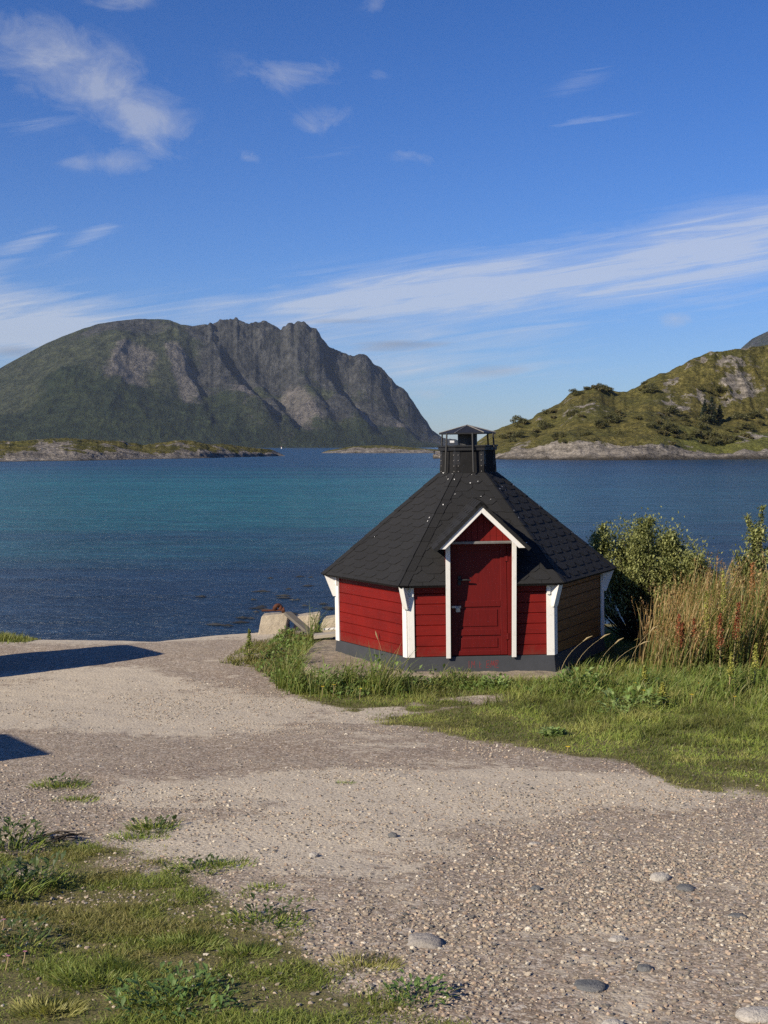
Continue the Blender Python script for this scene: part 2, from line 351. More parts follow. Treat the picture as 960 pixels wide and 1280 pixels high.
# ------------------------------------------------------------------ sea
def m_sea():
    m, t = mat('sea_water'); v = t.coord('Object'); sp = t.new('ShaderNodeSeparateXYZ'); t.set(sp.inputs[0], v); y = sp.outputs[1]; x = sp.outputs[0]
    wv = t.coord('Object', (0.012, 0.05, 1)); n = t.noise(wv, 1.0, 4, 0.6); n2 = t.noise(t.coord('Object', (0.018, 0.075, 1), rot=(0, 0, R(-8))), 1.0, 10, 0.74)
    nn = t.ramp(n2, [(0.32, 0.0), (0.68, 1.0)]); deep = t.mix(nn, (0.007, 0.022, 0.052), (0.018, 0.050, 0.096)); teal = t.mix(nn, (0.009, 0.088, 0.108), (0.022, 0.140, 0.152))
    # sandbank: pale bottom between about 60 and 170 m out, thinning to the right
    ly = t.math('LOGARITHM', t.math('MAXIMUM', y, 5.0), math.e)
    ly = t.math('ADD', ly, t.math('MULTIPLY', t.math('SUBTRACT', n, 0.5), 1.7))
    bank = t.ramp(t.math('DIVIDE', ly, 8.0), [(0.465, 0.0), (0.545, 0.8), (0.60, 1.0), (0.645, 0.6), (0.70, 0.1)])
    xr = t.math('SUBTRACT', 1.0, t.math('MULTIPLY', t.ramp(t.math('MULTIPLY_ADD', t.math('DIVIDE', x, t.math('MAXIMUM', y, 1.0)), 1.6, 0.5), [(0.56, 0.0), (0.76, 1.0)]), 0.72))
    c = t.mix(t.math('MULTIPLY', bank, xr), deep, teal)
    h = t.noise(t.coord('Object', (0.26, 0.75, 1), rot=(0, 0, R(12))), 1.0, 7, 0.66); h2 = t.noise(t.coord('Object', (2.5, 5.5, 1), rot=(0, 0, R(-15))), 1.0, 4, 0.6)
    h3 = t.noise(t.coord('Object', (0.06, 0.22, 1), rot=(0, 0, R(6))), 1.0, 4, 0.6)
    hh = t.math('ADD', t.math('MULTIPLY', h, 1.0), t.math('MULTIPLY', h2, 0.14)); hh = t.math('ADD', hh, t.math('MULTIPLY', h3, 1.3))
    c = t.mix(1.0, c, t.ramp(t.math('ADD', t.math('MULTIPLY', h, .6), t.math('MULTIPLY', h2, .4)), [(0.36, .62), (0.5, .95), (0.66, 1.75)]), 'MULTIPLY')   # ripple light and shade painted into the water colour: crests lighter, troughs darker
    nrm = t.bump(hh, 1.0, 1.35)
    t.out(t.bsdf(c, 0.25, nrm, spec=0.28, IOR=1.333)); return m
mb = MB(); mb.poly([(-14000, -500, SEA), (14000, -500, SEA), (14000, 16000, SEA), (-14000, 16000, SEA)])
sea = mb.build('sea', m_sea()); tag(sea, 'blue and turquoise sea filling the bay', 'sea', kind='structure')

# ------------------------------------------------------------------ far land as real height fields
def far_land(name, sil, shore, ridge_d, nu, nv, prof, rough, material, step=None, back=1.0, jag=lambda p: 0.0, cols=None):
    """sil: skyline (px,py); shore: list (px, distance); ridge_d: distance of the skyline; heights follow from the distance"""
    sil = np.array(sil, float); px = np.linspace(sil[0, 0], sil[-1, 0], nu)
    top = np.interp(px, sil[:, 0], sil[:, 1]); sh = np.interp(px, [s[0] for s in shore], [s[1] for s in shore])
    rd = np.interp(px, [s[0] for s in ridge_d], [s[1] for s in ridge_d])
    top = top - jag(px); H = EYE - SEA + (HORIZON - top) / F * rd
    v = np.linspace(0, 1 + back, nv)
    D = np.where(v[None, :] <= 1, sh[:, None] + (rd - sh)[:, None] * v[None, :], rd[:, None] + (rd - sh)[:, None] * (v[None, :] - 1))
    Xc = (px[:, None] - 480) / F * D
    P, Vv = np.meshgrid(px, v, indexing='ij')
    Zc = H[:, None] * prof(np.minimum(Vv, 1.0), P) * np.where(Vv > 1, np.clip(1 - 1.1 * (Vv - 1) ** 1.1, -0.3, 1), 1)
    Zc = Zc + rough(Xc, D, Vv, H[:, None], P)
    ang = (Zc + SEA - EYE) / D; cur = ang.max(1); want = (HORIZON - top) / F; k_ = (want * rd + EYE - SEA) / (cur * rd + EYE - SEA); Zc = Zc * (1 + (np.clip(k_, .3, 2.5) - 1)[:, None] * sstep(.45, .97, Vv))
    Zc = Zc + SEA
    V = np.stack([Xc.ravel(), D.ravel(), Zc.ravel()], 1); idx = np.arange(nu * nv).reshape(nu, nv)
    q = np.stack([idx[:-1, :-1], idx[1:, :-1], idx[1:, 1:], idx[:-1, 1:]], -1).reshape(-1, 4)
    c = cols(Xc, D, Vv, P, Zc).reshape(-1, 3) if cols is not None else None
    return mesh_np(name, V, q, material, cols=c, smooth=True), (px, v, Xc, D, Zc)

# big mountain across the bay
def m_mountain():
    m, t = mat('mountain_rock'); v = t.coord('Object'); geo = t.new('ShaderNodeNewGeometry'); sp = t.new('ShaderNodeSeparateXYZ'); t.set(sp.inputs[0], geo.outputs['Normal'])
    at_ = t.attr(); sep = t.new('ShaderNodeSeparateColor'); t.set(sep.inputs[0], at_); rockm, screem, woodm = sep.outputs
    n = t.noise(v, 0.004, 7, 0.62); n2 = t.noise(v, 0.02, 6, 0.68); st = t.noise(t.coord('Object', (0.020, 0.013, 0.011), rot=(0, R(24), 0)), 1.0, 7, 0.68)
    rock = t.mix(t.ramp(st, [(0.32, 0.0), (0.68, 1.0)]), (0.016, 0.018, 0.019), (0.090, 0.090, 0.086))
    green = t.mix(t.ramp(n2, [(0.35, 0.0), (0.65, 1.0)]), (0.028, 0.036, 0.020), (0.068, 0.076, 0.044)); scree = t.mix(n2, (0.095, 0.088, 0.082), (0.19, 0.172, 0.158))
    wood = t.mix(t.ramp(n2, [(0.4, 0.0), (0.62, 1.0)]), (0.014, 0.023, 0.012), (0.030, 0.041, 0.019))
    steep = t.ramp(sp.outputs[2], [(0.52, 1.0), (0.74, 0.0)])
    f = t.ramp(t.math('ADD', t.math('ADD', rockm, t.math('MULTIPLY', steep, 0.7)), t.math('MULTIPLY', t.math('SUBTRACT', n2, 0.5), 1.3)), [(0.38, 0.0), (0.62, 1.0)])
    c = t.mix(f, green, rock)
    c = t.mix(t.ramp(t.math('ADD', screem, t.math('MULTIPLY', t.math('SUBTRACT', st, 0.5), 1.0)), [(0.45, 0.0), (0.75, 0.85)]), c, scree)
    c = t.mix(t.ramp(t.math('ADD', woodm, t.math('MULTIPLY', t.math('SUBTRACT', n2, 0.5), 1.1)), [(0.42, 0.0), (0.62, 0.92)]), c, wood)
    c = t.mix(1.0, c, t.ramp(t.noise(v, .045, 9, .78), [(.36, .5), (.5, 1.0), (.66, 1.6)]), 'MULTIPLY')
    h = t.math('ADD', t.math('MULTIPLY', st, 1.0), t.math('MULTIPLY', n2, 0.7))
    t.out(t.bsdf(c, 0.95, t.bump(h, 1.0, 42.0), spec=0.1)); return m
MT = m_mountain()
SIL = [(-420, 552), (-330, 540), (-220, 520), (-110, 492), (-50, 478), (0, 462), (30, 446), (60, 430), (100, 414), (125, 406), (150, 402), (175, 400), (200, 400), (214, 401), (228, 407), (243, 408), (258, 405), (268, 406), (276, 401), (286, 399), (296, 398),
       (304, 402), (312, 407), (320, 404), (332, 402), (344, 408), (352, 413), (360, 406), (368, 405), (372, 402), (380, 402), (388, 409), (396, 412), (402, 423), (412, 433), (424, 438), (436, 444), (448, 443), (458, 446), (466, 455), (478, 462), (488, 473),
       (500, 484), (510, 493), (520, 508), (530, 523), (540, 537), (552, 546), (575, 551), (610, 554), (660, 556.5), (720, 558.5)]
def mt_prof(t, P):
    left = 1 - sstep(190, 300, P)
    a = 0.10 * sstep(0, 0.12, t) + 0.90 * np.clip((t - 0.08) / 0.92, 0, 1) ** 0.85
    b = 0.10 * sstep(0, 0.10, t) + 0.42 * np.clip((t - 0.05) / 0.80, 0, 1) ** 1.15 + 0.48 * sstep(0.55, 1.0, t) ** 1.1
    return left * a + (1 - left) * b
def mt_rough(X, D, Vv, H, P):
    env = np.clip(H / 480, 0, 1)
    near_top = sstep(0.0, 0.2, Vv) * (1 - 0.72 * sstep(0.9, 1.0, Vv))
    
    Xs = X - 0.55 * (D - 4000) * sstep(230, 420, P) + 0.2 * (D - 4000); gul = ridged(Xs / 270 + 0.45 * fbm(X / 300, D / 300, 3, 8), D / 1300, 4, 51) - 0.55
    big = fbm(X / 620, D / 500, 3, 61) - 0.5
    det = ridged(X / 70, D / 110, 4, 71) - 0.5
    ribs = 0
    for (p0, p1, A, wl, wr) in [(246, 345, 95, 46, 15), (300, 372, 42, 26, 10), (378, 470, 85, 40, 14), (345, 425, 40, 24, 10), (452, 535, 55, 26, 10), (165, 120, 40, 50, 28), (210, 262, 35, 30, 14)]:
        d = P - (p1 + (p0 - p1) * Vv) + 22 * (fbm(X / 260, D / 260, 4, 73) - .5); ribs = ribs + A * np.where(d < 0, np.exp(-(d / wl) ** 2), np.exp(-(d / wr) ** 2)) * np.sin(np.pi * np.clip(Vv, 0, 1)) ** .6
    crag = sstep(232, 262, P) * sstep(0.62, 0.86, Vv)
    z = env * near_top * (gul * (34 + 12 * crag) + big * 120 + det * (18 + 30 * crag) + ribs)
    # darker wooded knoll low on the left
    z = z + 55 * np.exp(-((P - 80) / 42) ** 2 - ((Vv - 0.38) / 0.13) ** 2) * (0.8 + 0.6 * (fbm(X / 60, D / 60, 3, 5) - .5))
    z = z + env * sstep(0.86, 1.0, Vv) * 16 * (ridged(X / 33, D / 400, 3, 77) - 0.62) * sstep(225, 265, P)
    return np.where(Vv < 0.02, 0, z)
def mt_cols(X, D, Vv, P, Z):
    n = fbm(X / 260, D / 260, 4, 81)
    rock = sstep(225, 262, P) * (sstep(0.74, 0.9, Vv + 0.4 * (n - .5)) + .6 * sstep(.54, .66, ridged((X - .5 * D) / 420, D / 700, 3, 87)) * sstep(.12, .3, Vv)) + 0.85 * np.exp(-((P - 150) / 50) ** 2 - ((Vv - 0.83) / 0.13) ** 2) + 0.25 * sstep(0.3, .6, n)
    scree = 0
    for (px, v0, v1, w, slope) in [(375, .12, .62, 20, 70), (455, .15, .6, 13, 85), (235, .25, .7, 16, 60), (310, .1, .42, 24, 40), (350, .04, .22, 22, 10), (500, .05, .4, 10, 50), (160, .3, .62, 30, -60)]:
        c = px + slope * (0.4 - Vv); scree = np.maximum(scree, np.exp(-((P - c) / w) ** 2) * sstep(v0 - .1, v0 + .08, Vv) * (1 - sstep(v1 - .08, v1 + .1, Vv)))
    wood = (1 - sstep(0.16, 0.40, Vv + 0.35 * (n - .5))) * (1 - 0.35 * sstep(230, 330, P)) + 0.8 * np.exp(-((P - 80) / 42) ** 2 - ((Vv - 0.36) / 0.12) ** 2) + 0.45 * np.exp(-((P - 480) / 35) ** 2 - ((Vv - 0.3) / 0.12) ** 2)
    return np.stack([np.clip(rock, 0, 1), np.clip(scree * 1.15, 0, 1), np.clip(wood, 0, 1)], -1)
o, _ = far_land('mountain', SIL, [(-420, 3300), (200, 3600), (560, 4300), (720, 4600)], [(-420, 4300), (200, 4900), (540, 4950), (720, 4900)], 1000, 240, mt_prof, mt_rough, MT, cols=mt_cols, back=0.7, jag=lambda p: (6.0 * (ridged(p / 17, p * 0, 4, 3) - .62) + 3.2 * (ridged(p / 6.5, p * 0, 3, 6) - .6)) * sstep(228, 262, p) * (1 - .6 * sstep(480, 540, p)) + .9 * (fbm(p / 9, p * 0, 3, 8) - .5))
tag(o, 'big rocky mountain with a jagged crest across the bay', 'mountain', kind='structure')
o, _ = far_land('mountain', [(860, 520), (900, 470), (925, 435), (938, 424), (955, 416), (975, 408), (1020, 385), (1100, 350), (1250, 360), (1400, 430)], [(860, 5200), (1400, 5200)], [(860, 6500), (1400, 6500)], 160, 60, lambda t, P: t ** 0.9,
                lambda X, D, Vv, H, P: np.where(Vv < .03, 0, (ridged(X / 300, D / 500, 4, 91) - .6) * 70 * sstep(0, .3, Vv) * (1 - .8 * sstep(.85, 1, Vv))), MT, back=0.5,
                cols=lambda X, D, Vv, P, Z: np.stack([0.5 + 0 * Z, 0 * Z, 0 * Z], -1))
tag(o, 'dark distant peak showing above the right headland', 'mountain', kind='structure')

def m_heath():
    m, t = mat('heath_and_rock'); v = t.coord('Object'); geo = t.new('ShaderNodeNewGeometry'); sp = t.new('ShaderNodeSeparateXYZ'); t.set(sp.inputs[0], geo.outputs['Normal'])
    at_ = t.attr(); sep = t.new('ShaderNodeSeparateColor'); t.set(sep.inputs[0], at_); rockm, greenm, wetm = sep.outputs
    n = t.noise(v, 0.05, 6, 0.65); n2 = t.noise(v, 0.3, 6, 0.7); st = t.noise(t.coord('Object', (0.12, 0.2, 0.7), rot=(0, R(25), 0)), 1.0, 6, 0.72)
    grass = t.mix(t.ramp(n2, [(0.35, 0.0), (0.65, 1.0)]), (0.052, 0.046, 0.015), (0.195, 0.162, 0.052)); grass = t.mix(t.ramp(n, [(0.42, 0.0), (0.6, 0.75)]), grass, (0.055, 0.056, 0.019))
    grass = t.mix(t.ramp(t.noise(v, 1.1, 4, .7), [(0.42, 0.0), (0.62, .65)]), grass, (0.03, 0.028, 0.011))
    grass = t.mix(t.math('MULTIPLY', greenm, 0.8), grass, t.mix(n2, (0.07, 0.085, 0.02), (0.15, 0.15, 0.045)))
    rock = t.mix(t.ramp(st, [(0.3, 0.0), (0.7, 1.0)]), (0.05, 0.046, 0.042), (0.33, 0.295, 0.255)); rock = t.mix(t.ramp(n2, [(0.55, 0.0), (0.75, 0.7)]), rock, (0.055, 0.05, 0.045))
    f = t.ramp(t.math('ADD', rockm, t.math('MULTIPLY', t.math('ADD', t.math('SUBTRACT', n2, 0.5), t.math('MULTIPLY', t.math('SUBTRACT', n, 0.5), 1.2)), 1.9)), [(0.47, 0.0), (0.62, 1.0)])
    c = t.mix(f, grass, rock); c = t.mix(1.0, c, t.ramp(t.noise(v, .9, 8, .78), [(.38, .55), (.5, 1.0), (.64, 1.5)]), 'MULTIPLY'); c = t.mix(wetm, c, (0.028, 0.024, 0.018))
    h = t.math('ADD', t.math('MULTIPLY', st, 1.0), t.math('MULTIPLY', n2, 0.9))
    t.out(t.bsdf(c, 0.95, t.bump(h, 1.0, 1.6), spec=0.1)); return m
HEATH = m_heath()
HS = [(541, 568.0), (548, 566), (556, 564), (575, 562), (595, 553), (610, 542), (620, 537), (634, 533), (650, 525), (665, 523), (672, 517), (685, 512), (700, 503), (712, 492), (722, 488), (735, 486), (750, 483), (762, 487), (772, 490), (785, 488), (798, 483),
      (810, 474), (822, 469), (835, 466), (848, 457), (860, 450), (872, 447), (884, 441), (900, 440), (915, 436), (935, 435), (960, 432), (1010, 426), (1100, 415), (1250, 412), (1400, 440), (1600, 500)]
def hd_prof(t, P):
    a = 0.10 * sstep(0, 0.10, t) + 0.90 * np.clip((t - 0.06) / 0.94, 0, 1) ** 0.92
    b = 0.04 * sstep(0, 0.08, t) + 0.30 * np.clip((t - 0.12) / 0.5, 0, 1) + 0.18 * np.clip((t - .5) / .5, 0, 1) + 0.48 * sstep(0.62, 0.97, t)
    k = sstep(780, 900, P); return a * (1 - k) + b * k
def hd_rough(X, D, Vv, H, P):
    e = sstep(0.0, 0.15, Vv) * (1 - 0.8 * sstep(0.92, 1.0, Vv)) * np.clip(H / 20, 0, 1)
    cliff = sstep(830, 880, P) * sstep(0.55, 0.75, Vv)
    z = e * ((fbm(X / 18, D / 18, 4, 101) - .5) * 6 + (ridged(X / 7, D / 7, 4, 103) - .55) * (1.5 + 4.0 * cliff))
    z = z + sstep(0.9, 1, Vv) * (fbm(X / 2.5, D / 30, 3, 105) - .5) * 1.6 * np.clip(H / 15, 0, 1)
    z = z + (1 - sstep(0.10, 0.22, Vv)) * sstep(.004, .03, Vv) * (ridged(X / 9, D / 5, 4, 107) - .45) * 2.2
    return z
def hd_cols(X, D, Vv, P, Z):
    n = fbm(X / 14, D / 14, 4, 111)
    shore = (1 - sstep(0.06, 0.15, Vv + 0.2 * (n - .5))) * (1 - 0.75 * sstep(830, 880, P)) * sstep(600, 640, P) + (1 - sstep(0.05, 0.12, Vv)) + (1 - sstep(555, 590, P))
    cliff = 0.55 * np.exp(-((P - 915) / 62) ** 2 - ((Vv - 0.80) / 0.16) ** 2) + 0.4 * np.exp(-((P - 850) / 35) ** 2 - ((Vv - 0.6) / 0.2) ** 2) + 0.45 * sstep(960, 1000, P) * sstep(.5, .8, Vv)
    some = 0.55 * sstep(0.62, 0.74, fbm(X / 9, D / 9, 4, 113))
    green = sstep(800, 880, P) * (1 - sstep(0.25, 0.5, Vv)) + 0.4 * n
    wet = (1 - sstep(0.02, 0.055, Vv + 0.02 * n)) * 0.9
    return np.stack([np.clip(shore + cliff + some, 0, 1), np.clip(green, 0, 1), np.clip(wet, 0, 1)], -1)
head, HD = far_land('headland', HS, [(541, 430), (556, 425), (640, 395), (700, 385), (780, 375), (860, 390), (960, 400), (1600, 360)], [(541, 436), (556, 440), (600, 470), (700, 490), (960, 520), (1600, 520)], 620, 150, hd_prof, hd_rough, HEATH, cols=hd_cols, back=0.8, jag=lambda p: (5.0 * (fbm(p / 14, p * 0, 5, 13, .6) - .5)) * sstep(590, 640, p))
tag(head, 'heather covered headland with grey rock shore on the right', 'headland', kind='structure')
LI = [(-260, 566), (-120, 556), (-60, 552), (0, 551), (20, 552), (45, 549), (65, 548), (90, 547.5), (105, 549), (125, 550), (150, 551), (165, 553), (178, 556), (195, 554), (210, 552), (225, 550), (240, 551), (252, 553), (262, 556), (275, 555), (290, 556), (305, 558), (320, 560), (335, 561), (345, 564), (356, 569.5)]
def is_prof(t, P): return 0.26 * sstep(0, 0.2, t) + 0.74 * np.clip((t - 0.15) / 0.85, 0, 1) ** 0.9
def is_rough(X, D, Vv, H, P):
    return sstep(0, .12, Vv) * ((fbm(X / 8, D / 8, 4, 121) - .5) * 1.6 + (ridged(X / 4, D / 4, 4, 123) - .5) * 0.9) * np.clip(H / 4, 0.1, 1) * (1 - .6 * sstep(.9, 1, Vv))
def is_cols(X, D, Vv, P, Z):
    n = fbm(X / 7, D / 7, 4, 125)
    rock = (1 - sstep(0.18, 0.42, Vv + .4 * (n - .5))) + .85 * np.exp(-((P - 228) / 22) ** 2 - ((Vv - .75) / .2) ** 2) + .6 * np.exp(-((P - 55) / 30) ** 2 - ((Vv - .5) / .2) ** 2) + .7 * sstep(.58, .7, fbm(X / 5, D / 5, 4, 127)) + sstep(335, 350, P)
    wet = (1 - sstep(.02, .07, Vv + .02 * n)) * .85
    return np.stack([np.clip(rock, 0, 1), np.clip(.5 * n, 0, 1), np.clip(wet, 0, 1)], -1)
o, _ = far_land('island', LI, [(-260, 345), (0, 342), (100, 365), (250, 440), (356, 540)], [(-260, 400), (0, 400), (100, 420), (250, 480), (356, 550)], 420, 60, is_prof, is_rough, HEATH, cols=is_cols, back=1.0, jag=lambda p: 2.0 * (fbm(p / 9, p * 0, 4, 14, .6) - .5))
tag(o, 'low grassy island with a pale rocky rim on the left', 'island', kind='structure')
MI = [(402, 566.0), (410, 563), (425, 560.5), (440, 558), (455, 557), (470, 556.5), (490, 557), (510, 559), (530, 560.5), (550, 562), (575, 564.5)]
o, _ = far_land('island', MI, [(402, 770), (470, 760), (575, 760)], [(402, 780), (470, 830), (575, 790)], 260, 40, is_prof, is_rough, HEATH, back=1.0,
                cols=lambda X, D, Vv, P, Z: np.stack([np.clip((1 - sstep(.45, .7, Vv + .5 * (fbm(X / 9, D / 9, 4, 9) - .5))) * 1.1 - .35 * sstep(520, 560, P), 0, 1), 0.3 + 0 * Z, (1 - sstep(.02, .05, Vv)) * .8], -1))
tag(o, 'small far skerry with bare white rock below brown grass', 'island', kind='structure')

# ------------------------------------------------------------------ hillside trees and shrubs on the headland
def head_pt(px, v):
    ppx, vv, Xc, D, Zc = HD; i = int(np.argmin(np.abs(ppx - px))); j = int(np.argmin(np.abs(vv - v))); return np.array([Xc[i, j], D[i, j], Zc[i, j]])
def head_at(px, py):
    ppx, vv, Xc, D, Zc = HD; i = int(np.argmin(np.abs(ppx - px)))
    yy = HORIZON - (Zc[i] - EYE) / D[i] * F; j = int(np.argmin(np.abs(yy[vv <= 1.0] - py))); return np.array([Xc[i, j], D[i, j], Zc[i, j]])
def leaf_cloud(n, centers, radii, size, c0, c1, seed, flat=0.8):
    """loose leaf-sized faces gathered round clump centres"""
    g = np.random.default_rng(seed); centers = np.asarray(centers, float); radii = np.asarray(radii, float)
    k = g.choice(len(centers), n, p=radii ** 2 / (radii ** 2).sum()); d = g.normal(size=(n, 3)); d /= np.linalg.norm(d, axis=1)[:, None]
    rr = g.random(n) ** 0.45; P = centers[k] + d * (radii[k] * rr)[:, None] * np.array([1, 1, flat])
    a = g.normal(size=(n, 3)); a /= np.linalg.norm(a, axis=1)[:, None]; b = np.cross(a, g.normal(size=(n, 3))); b /= np.linalg.norm(b, axis=1)[:, None] + 1e-9
    s = size * (0.6 + 0.8 * g.random(n)); L = a * s[:, None]; W = b * (s * 0.42)[:, None]
    nv_ = np.stack([P - L, P + W, P + L, P - W], 1).reshape(-1, 3); f = np.arange(4 * n).reshape(-1, 4)
    t = np.clip(g.random(n) * 0.7 + 0.3 * _hash(k, k * 0, seed), 0, 1)[:, None]; c = np.asarray(c0) * (1 - t) + np.asarray(c1) * t
    return nv_, f, np.repeat(c, 4, 0)
def far_shrub(seed, spread, h, c0, c1, name='shrub'):
    g = random.Random(seed); root = empty(name)
    cs = [(g.uniform(-1, 1) * spread * .6, g.uniform(-1, 1) * spread * .6, h * g.uniform(.08, .68)) for _ in range(11)]; rs = [h * g.uniform(.22, .4) for _ in cs]
    v, f, c = leaf_cloud(1100, cs, rs, 0.16 * max(1, h / 2.2), c0, c1, seed); mesh_np('foliage', v, f, LEAF, root, c)
    b = MB()
    for k in range(5): e = cs[k]; b.tube([(e[0] * .15, e[1] * .15, -.3), (e[0] * .6, e[1] * .6, e[2] * .6), e], [.06, .04, .015], 5)
    b.build('branches', BARK, root); return root
HG = 'low shrubs on the headland across the bay'
protos = [far_shrub(201, 1.8, 2.2, (.060, .060, .020), (.145, .130, .048)), far_shrub(202, 2.6, 2.8, (.050, .054, .019), (.125, .118, .045)), far_shrub(203, 1.3, 1.6, (.065, .060, .022), (.16, .135, .052))]
spots = []
rr = random.Random(5)
for (px, py, n, sx, sy) in [(745, 490, 6, 17, 3), (725, 494, 2, 6, 2), (650, 530, 3, 14, 3), (690, 520, 6, 20, 10), (760, 525, 12, 40, 14), (805, 485, 6, 10, 4), (865, 545, 26, 34, 9), (915, 548, 12, 20, 7), (935, 530, 8, 20, 10), (840, 530, 12, 25, 12), (895, 498, 6, 30, 14), (640, 545, 6, 15, 8), (700, 545, 8, 50, 7)]:
    for _ in range(n): spots.append((px + rr.gauss(0, sx * .6), py + rr.gauss(0, sy * .6)))
for i, (px, py) in enumerate(spots):
    p = head_at(px, py); pr = protos[i % 3]; o = pr if i < 3 else copy_tree(pr); o.location = p; s = rr.uniform(.7, 1.45); o.scale = (s * 1.1, s * 1.1, s * rr.uniform(.65, .95)); o.rotation_euler.z = rr.uniform(0, 6.28)
    tag(o, 'low green shrub growing on the grassy headland across the bay', 'shrub', HG)
def spruce(seed, h):
    g = random.Random(seed); root = empty('spruce_tree'); b = MB(); b.tube([(0, 0, -.4), (0, 0, h * .5), (0, 0, h)], [.18, .1, .02], 6); b.build('trunk', BARK, root)
    cs, rs = [], []
    for k in range(70):
        t = g.random() ** .8; r_ = (1 - t) * h * .27 * g.uniform(.5, 1.05); a = g.uniform(0, 6.28); cs.append((math.cos(a) * r_, math.sin(a) * r_, h * (.06 + .92 * t) - r_ * .25)); rs.append(h * (.05 + .04 * (1 - t)))
    v, f, c = leaf_cloud(2400, cs, rs, 0.24, (.007, .013, .007), (.022, .034, .016), seed, .6); mesh_np('crown', v, f, LEAF, root, c); return root
for i, (px, py, h, lab) in enumerate([(879, 527, 7.8, 'dark spruce at the left end of the small spruce row on the headland'), (889, 528, 9.2, 'tallest dark spruce in the middle of the small spruce row on the headland'), (899, 529, 6.6, 'shorter dark spruce at the right end of the small spruce row on the headland')]):
    o = spruce(300 + i, h); o.location = head_at(px, py); tag(o, lab, 'tree', 'spruces on the headland')
# far white house and beacon, marker on the rocks
p = at(565, 551.2, 4260); rt = empty('house', (p[0], 4260, p[2] - 6)); tag(rt, 'tiny white house at the foot of the big mountain', 'house')
b = MB(); b.box(-7, 7, -4, 4, 0, 8); b.build('wall', WHITE, rt)
b = MB(); b.prism([(-7.5, -4.8, 8), (-7.5, 4.8, 8), (-7.5, 0, 12)], [(7.5, -4.8, 8), (7.5, 4.8, 8), (7.5, 0, 12)]); b.build('roof', FELT, rt)
p = at(352, 558.5, 2300); rt = empty('beacon', (p[0], 2300, SEA)); tag(rt, 'tiny white beacon on the water off the left island', 'beacon')
b = MB(); ring = lambda r_, z: [(r_ * math.cos(k * math.pi / 5), r_ * math.sin(k * math.pi / 5), z) for k in range(10)]
b.prism(ring(1.1, 0), ring(.8, 3.0)); b.build('tower', WHITE, rt)
b = MB(); b.prism(ring(1.1, 3.0), ring(1.1, 3.2)); b.prism(ring(.6, 3.2), ring(.6, 4.0)); b.prism(ring(.8, 4.0), ring(.1, 4.6)); b.build('lantern', RED, rt)
p = head_pt(543, .6); rt = empty('marker_post', (p[0], p[1], p[2] - .3)); tag(rt, 'dark marker post on the rock point left of the chimney', 'post')
b = MB(); b.tube([(0, 0, 0), (0, 0, 1.9)], .16, 8); b.build('post', METAL, rt); b = MB(); b.box(-.4, .4, -.06, .06, 1.3, 1.8); b.build('board', METAL, rt)

# ------------------------------------------------------------------ the grill hut
hut = empty('grill_hut', (HUT[0], HUT[1], 0.0), (0, R(-1.0), R(1.0)))
tag(hut, 'small six sided red hut with black shingled roof and white corner boards', 'hut')
S3 = math.tan(math.pi / 6)
def fr(k):
    a = R(-90 + 60 * k); return np.array([math.cos(a), math.sin(a), 0]), np.array([-math.sin(a), math.cos(a), 0])
def fp(k, u, w, z): n, t = fr(k); return n * w + t * u + np.array([0, 0, z])
def fhex(mb_, k, u0, u1, w0, w1, z0, z1, m=0, w0t=None, w1t=None, mitre=False):
    w0t = w0 if w0t is None else w0t; w1t = w1 if w1t is None else w1t
    mb_.hexa([fp(k, u0, w1, z0), fp(k, u1, w1, z0), fp(k, u1, w0, z0), fp(k, u0, w0, z0), fp(k, u0, w1t, z1), fp(k, u1, w1t, z1), fp(k, u1, w0t, z1), fp(k, u0, w0t, z1)], m)
AP = 1.611; PT = 0.19; WT = 1.27
def hexring(ap, z): return [fp(k, ap * S3, ap, z) for k in range(6)]
# plinth
b = MB(); b.prism(hexring(AP + .035, -0.03), hexring(AP + .012, PT)); b.build('plinth', PLINTH, hut, bevel=.006)
# walls of horizontal boards
def wall(k, segs, material):
    b = MB(); n = 8; h = (WT - PT) / n
    for (u0, u1) in segs:
        for j in range(n):
            z0 = PT + j * h + .0; z1 = z0 + h; g = .009
            prof = [(AP - .05, z0), (AP - .012, z0), (AP - .011, z0 + .002), (AP, z0 + g), (AP, z1 - g * .7), (AP - .011, z1 - .001), (AP - .05, z1 - .001)]
            e0 = lambda w: (-w * S3 if u0 is None else u0); e1 = lambda w: (w * S3 if u1 is None else u1)
            jit = random.uniform(-.0015, .0015)
            b.prism([fp(k, e1(w), w + jit, z) for w, z in prof], [fp(k, e0(w), w + jit, z) for w, z in prof])
    return b.build('wall', material, hut)
wall(0, [(None, -.40)], RED); wall(0, [(.40, None)], RED); wall(5, [(None, None)], RED); wall(4, [(None, None)], RED)
o = wall(1, [(None, None)], BROWN); o['label'] = 'brown stained wall of boards on the shaded right side'
wall(2, [(None, None)], BROWN); wall(3, [(None, None)], BROWN)
